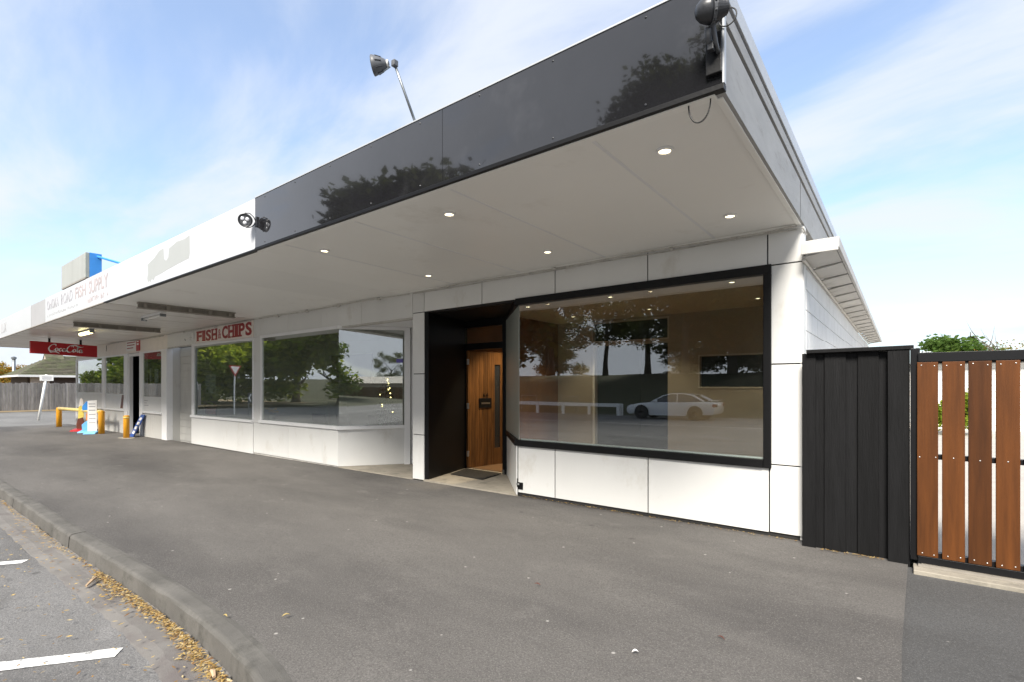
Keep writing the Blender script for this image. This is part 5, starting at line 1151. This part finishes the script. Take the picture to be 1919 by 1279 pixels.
# ------------------------------------------------------------------ cars, rail and signs across the road (seen in the window glass)
def make_car(paint, label, loc, rz):
    t = thing('parked_car', label, 'car', loc, None, rz)
    prof = [(-2.42, .42), (-2.40, .62), (-2.25, .74), (-1.7, .86), (-.95, .93), (.6, .95), (1.5, .98), (2.0, 1.0), (2.38, .97), (2.46, .78), (2.42, .45), (2.3, .30), (-2.3, .26)]
    b = MB(); ny = [(-.90, .0), (-.86, .03), (.86, .03), (.90, 0)]
    n = len(prof); ws = []
    for s_, inset in ((-1, 0), (1, 0)):
        for x, z in prof:
            taper = 1 - .10 * (max(0, abs(x) - 1.5) / .95) ** 2; ws.append((x, s_ * .91 * taper * (1 - .05 * max(0, z - .7)), z))
    b.add(ws, [tuple(range(n)), tuple(range(2 * n - 1, n - 1, -1))] + [(i, n + i, n + (i + 1) % n, (i + 1) % n) for i in range(n)])
    body = b.build('body', paint, t, .05, True, local=True, seg=3)
    gh = [(-1.02, .93), (-.35, 1.30), (.05, 1.41), (.75, 1.43), (1.25, 1.34), (1.95, 1.0)]
    b = MB(); vs = [(x, -.80 + .17 * (z - .93) / .5, z) for x, z in gh] + [(x, .80 - .17 * (z - .93) / .5, z) for x, z in gh]; n = len(gh)
    b.add(vs, [tuple(range(n)), tuple(range(2 * n - 1, n - 1, -1))] + [(i, n + i, n + (i + 1) % n, (i + 1) % n) for i in range(n)]); b.build('glasshouse', K['carglass'], t, .02, True, local=True)
    rp = [(-.30, 1.325), (.05, 1.425), (.75, 1.445), (1.28, 1.345)]
    b = MB(); vs = [(x, -.67, z) for x, z in rp] + [(x, .67, z) for x, z in rp]; b.add(vs, [(i, 4 + i, 5 + i, i + 1) for i in range(3)]); b.add([(x, s_ * .70, z - .03) for s_ in (-1, 1) for x, z in rp], [(i, 4 + i, 5 + i, i + 1) for i in range(3)])
    for s_ in (-1, 1): b.add([(x, s_ * .67, z) for x, z in rp] + [(x, s_ * .705, z - .04) for x, z in rp], [(i, i + 1, 5 + i, 4 + i) for i in range(3)])
    b.build('roof', paint, t, 0, True, local=True)
    for s_ in (-1, 1):
        p = MB().tube([(-.98, s_ * .80, .95), (-.33, s_ * .685, 1.31)], .03, 6).tube([(1.26, s_ * .69, 1.33), (1.88, s_ * .80, 1.0)], .055, 6).tube([(.42, s_ * .80, .95), (.40, s_ * .67, 1.42)], .03, 6).build('pillars', paint, t, 0, True, local=True)
        for x in (-1.52, 1.42):
            Mw = Matrix.Translation((x, s_ * .80, .335)) @ Matrix.Rotation(R(90), 4, 'X')
            w = MB().lathe([(.20, -.11), (.335, -.10), (.345, 0), (.335, .10), (.20, .11)], 26, Mw).build('wheel', K['tyre'], t, 0, True, local=True)
            MB().lathe([(.225, -.114), (.21, -.118), (.05, -.105)], 20, Mw).lathe([(.05, .105), (.21, .118), (.225, .114)], 20, Mw).build('rim', K['rim'], w, 0, True, local=True)
            MB().lathe([(.40, -.02), (.40, .02)], 24, Matrix.Translation((x, s_ * .885, .38)) @ Matrix.Rotation(R(90), 4, 'X')).build('wheel_arch', K['tyre'], t, 0, local=True)
        MB().hexa([(-2.38, s_ * .55, .62), (-2.05, s_ * .86, .66), (-2.0, s_ * .85, .76), (-2.25, s_ * .55, .76)], [(-2.40, s_ * .55, .66), (-2.1, s_ * .875, .70), (-2.05, s_ * .86, .79), (-2.28, s_ * .55, .785)]).build('headlight', K['lens'], t, local=True)
        MB().box(2.30, 2.47, s_ * .50, s_ * .86, .72, .88).build('tail_light', K['taillight'], t, .02, local=True)
        MB().box(-.82, -.62, s_ * .86, s_ * 1.02, .95, 1.07).build('mirror', paint, t, .03, local=True)
        for x in (.22, 1.18): MB().box(x, x + .2, s_ * .895, s_ * .925, .80, .835).build('door_handle', paint, t, .01, local=True)
        MB().box(-1.05, .95, s_ * .88, s_ * .93, .23, .30).build('side_skirt', paint, t, .02, local=True)
    MB().box(2.05, 2.42, -.72, .72, 1.05, 1.08).box(2.15, 2.2, -.55, -.5, .97, 1.05).box(2.15, 2.2, .5, .55, .97, 1.05).build('spoiler', paint, t, .01, local=True)
    return t
c1 = make_car(K['silver'], 'silver sedan parked across the road, reflected in the big window', (-9.95, -17.0, rz_(-10, -17) + .005), 0)
c2 = make_car(K['whitecar'], 'white car on top of the bank, reflected above the silver sedan', (-24.5, -60, 2.78), 0)
t = thing('guard_rail', 'low white timber guard rail across the road, reflected in the big window', 'rail', (-18, -18.7, -.35))
box('rail', K['signwhite'], t, -22.6, -13.9, -18.74, -18.66, .13, .36, .006)
for x in np.arange(-22.3, -13.8, 2.05): box('post', K['signwhite'], t, x, x + .15, -18.655, -18.5, -.45, .34, .006)
box('post', K['signwhite'], t, -13.98, -13.82, -18.50, -18.3, -.45, .36, .006); box('end_rail', K['signwhite'], t, -13.97, -13.84, -18.90, -18.75, -.40, .34)
for i, x in enumerate((-18.6, -22.1)):
    t = thing('bicycle_rack', 'low grey hoop rack behind the white rail, %s' % ('nearer its middle' if i == 0 else 'at its far end'), 'rack', (x, -20.2, -.3), 'hoop racks')
    MB().tube([(x - .7, -20.2, -.35), (x - .7, -20.2, .75), (x + .7, -20.2, .75), (x + .7, -20.2, -.35)], .025, 6).build('hoop', K['galv'], t); MB().tube([(x - .7, -20.2, .3), (x + .7, -20.2, .3)], .02, 6).build('bar', K['galv'], t)
t = thing('give_way_sign', 'give way triangle on a white post, reflected in the left fish shop window', 'sign', (-33.5, -4.1, -.35))
MB().tube([(-33.5, -4.1, -.35), (-33.5, -4.1, 2.6)], .045, 8).build('post', K['signwhite'], t)
MB().extr([(-33.45, -4.48, 2.75), (-33.45, -3.72, 2.75), (-33.45, -4.1, 2.05)], (.02, 0, 0)).build('border', K['red'], t); MB().extr([(-33.428, -4.37, 2.69), (-33.428, -3.83, 2.69), (-33.428, -4.1, 2.2)], (.004, 0, 0)).build('face', K['signwhite'], t)
t = thing('chevron_sign', 'black board with white arrow chevron, reflected in the fish shop window edge', 'sign', (-30.6, -3.7, -.35))
box('board', K['chair'], t, -30.9, -30.2, -3.72, -3.70, .45, 1.05); MB().extr([(-30.35, -3.69, .98), (-30.6, -3.69, .75), (-30.35, -3.69, .52), (-30.5, -3.69, .52), (-30.78, -3.69, .75), (-30.5, -3.69, .98)], (0, .01, 0)).build('arrow', K['signwhite'], t)
for x in (-30.85, -30.25): MB().tube([(x, -3.74, -.35), (x, -3.74, 1.0)], .025, 6).build('post', K['galv'], t)
t = thing('street_lamp', 'tall grey street lamp post, reflected in the left fish shop window', 'street lamp', (-35.5, -2.6, -.35))
MB().tube([(-35.5, -2.6, -.35), (-35.5, -2.6, 6.8), (-35.2, -2.2, 7.2), (-34.4, -1.2, 7.4)], [.09, .06, .05, .045], 10).build('post', K['galv'], t, 0, True); MB().box(-34.6, -34.1, -1.3, -.7, 7.34, 7.44).build('lamp_head', K['lampgrey'], t, .02)
box('junction_panel', K['signwhite'], t, -35.6, -35.4, -2.70, -2.69, 1.2, 1.7)
t = thing('low_house', 'low house with brown roof, reflected in the angled bay pane', 'house', (46, -34, -.4))
box('wall', K['pinkwall'], t, 45, 48, -44, -25, -.4, 1.9); MB().hexa([(44.4, -44.5, 1.91), (48.6, -44.5, 1.91), (48.6, -24.5, 1.91), (44.4, -24.5, 1.91)], [(46.2, -42.5, 2.95), (46.8, -42.5, 2.95), (46.8, -26.5, 2.95), (46.2, -26.5, 2.95)]).build('roof', K['beam'], t)
t = thing('boundary_fence', 'brown boarded boundary fence, reflected in the angled bay pane', 'fence', (38, -30, -.4))
for i in range(70): box('board', K['gatewood'], t, 38, 38.03, -42 + i * .3, -42 + i * .3 + .29, -.4, 1.35)

# ------------------------------------------------------------------ fallen leaves
r_ = np.random.default_rng(17); vs = []
KSm = [p for p in KS]
def kerb_at(x):
    for i in range(len(KSm) - 1):
        if KSm[i][0] <= x <= KSm[i + 1][0]:
            f_ = (x - KSm[i][0]) / max(1e-6, KSm[i + 1][0] - KSm[i][0]); return KSm[i][1] * (1 - f_) + KSm[i + 1][1] * f_
    return KSm[0][1]
def add_leaf(x, y, z, L_, wd):
    a = r_.uniform(0, 6.283); u = np.array([math.cos(a), math.sin(a), r_.uniform(-.25, .25)]); w = np.array([-math.sin(a), math.cos(a), r_.uniform(-.4, .4)]); c = np.array([x, y, z])
    vs.append(np.array([c - u * L_ * .5, c + w * wd * .5, c + u * L_ * .5, c - w * wd * .5]))
xs_l = np.concatenate([-2.0 - 3.4 * r_.random(2000) ** .9, -5.4 - 14 * r_.random(1100)])
for x in xs_l:
    dens = .55 + .45 * math.sin(x * 2.1) ; width = (.055 if x > -5.3 else .035) * (0.6 + .5 * abs(math.sin(x * 1.7 + .4)))
    d = abs(r_.normal()) * width * .8
    y = kerb_at(x) - .045 - d
    add_leaf(x, y, -.153 + gz(x) + .022 * math.exp(-d / .05) * r_.random() + .003, r_.uniform(.012, .05), r_.uniform(.005, .015))
for i in range(420):
    x = r_.uniform(-8, -2.2); add_leaf(x, kerb_at(x) - .1 - .9 * r_.random() ** 1.6, -.152, r_.uniform(.02, .05), r_.uniform(.008, .015))
for i in range(300):
    x = r_.uniform(-3.9, -.75); add_leaf(x, W - .03 - abs(r_.normal()) * .025, .010, r_.uniform(.01, .03), r_.uniform(.005, .012))
for i in range(90):
    x = r_.uniform(-.55, -.12); add_leaf(x, 5.07 - abs(r_.normal()) * .025, .012, r_.uniform(.015, .04), r_.uniform(.004, .010))
lm = quad_mesh('leaf_litter', np.concatenate(vs), K['litter']); o = bpy.data.objects.new('leaf_litter', lm); COL.objects.link(o); stuff(o); o['label'] = 'drift of dry yellow leaves along the gutter and wall foot'
def leaf_obj(x, y, z, L_, wd, rz, m_, name, label, cat, group=None):
    b = MB(); P = [(0, 0), (.25, .42), (.55, .5), (.85, .25), (1, 0), (.85, -.22), (.55, -.46), (.25, -.4)]
    b.extr([((p[0] - .5) * L_, p[1] * wd, .012 * math.sin(3 * p[0])) for p in P], (0, 0, .0015)); o = b.build(name, m_, None, 0, local=True); o.location = (x, y, z); o.rotation_euler = (0, 0, rz); return tag(o, label, cat, group)
leaf_obj(-3.02, 1.62, -.018, .048, .016, 1.2, K['dryleaf'], 'fallen_leaf', 'single yellow leaf on the footpath close behind the kerb', 'leaf')
leaf_obj(-3.32, 1.39, -.022, .042, .012, .2, K['dryleaf'], 'fallen_leaf', 'narrow yellow leaf lying on the kerb top', 'leaf')
leaf_obj(-1.12, 2.52, -.008, .036, .016, .6, K['signwhite'], 'paper_scrap', 'small white paper scrap on the open footpath', 'paper')
leaf_obj(-2.05, 2.95, -.006, .05, .010, .1, K['brown'], 'fallen_leaf', 'thin dark leaf on the footpath below the entry', 'leaf')
leaf_obj(-.80, 2.95, -.006, .05, .008, -.4, K['brown'], 'fallen_leaf', 'thin dark leaf on the footpath below the big window', 'leaf')
for i, (x, dy, L_, a, lab) in enumerate(((-5.15, -.16, .20, -.55, 'long pale bark strip lying in the gutter leaves'), (-2.62, -.10, .10, -.7, 'short pale bark chip in the near gutter leaves'), (-2.95, -.09, .08, -.2, 'small pale bark chip among the thick gutter leaves'))):
    y = kerb_at(x) + dy; b = MB().tube([(x - L_ / 2 * math.cos(a), y - L_ / 2 * math.sin(a), -.135 + gz(x)), (x, y + .004, -.128 + gz(x)), (x + L_ / 2 * math.cos(a), y + L_ / 2 * math.sin(a), -.137 + gz(x))], [.008, .013, .009], 6)
    tag(b.build('bark_strip', K['chip'], None), lab, 'bark', 'bark bits in the gutter')
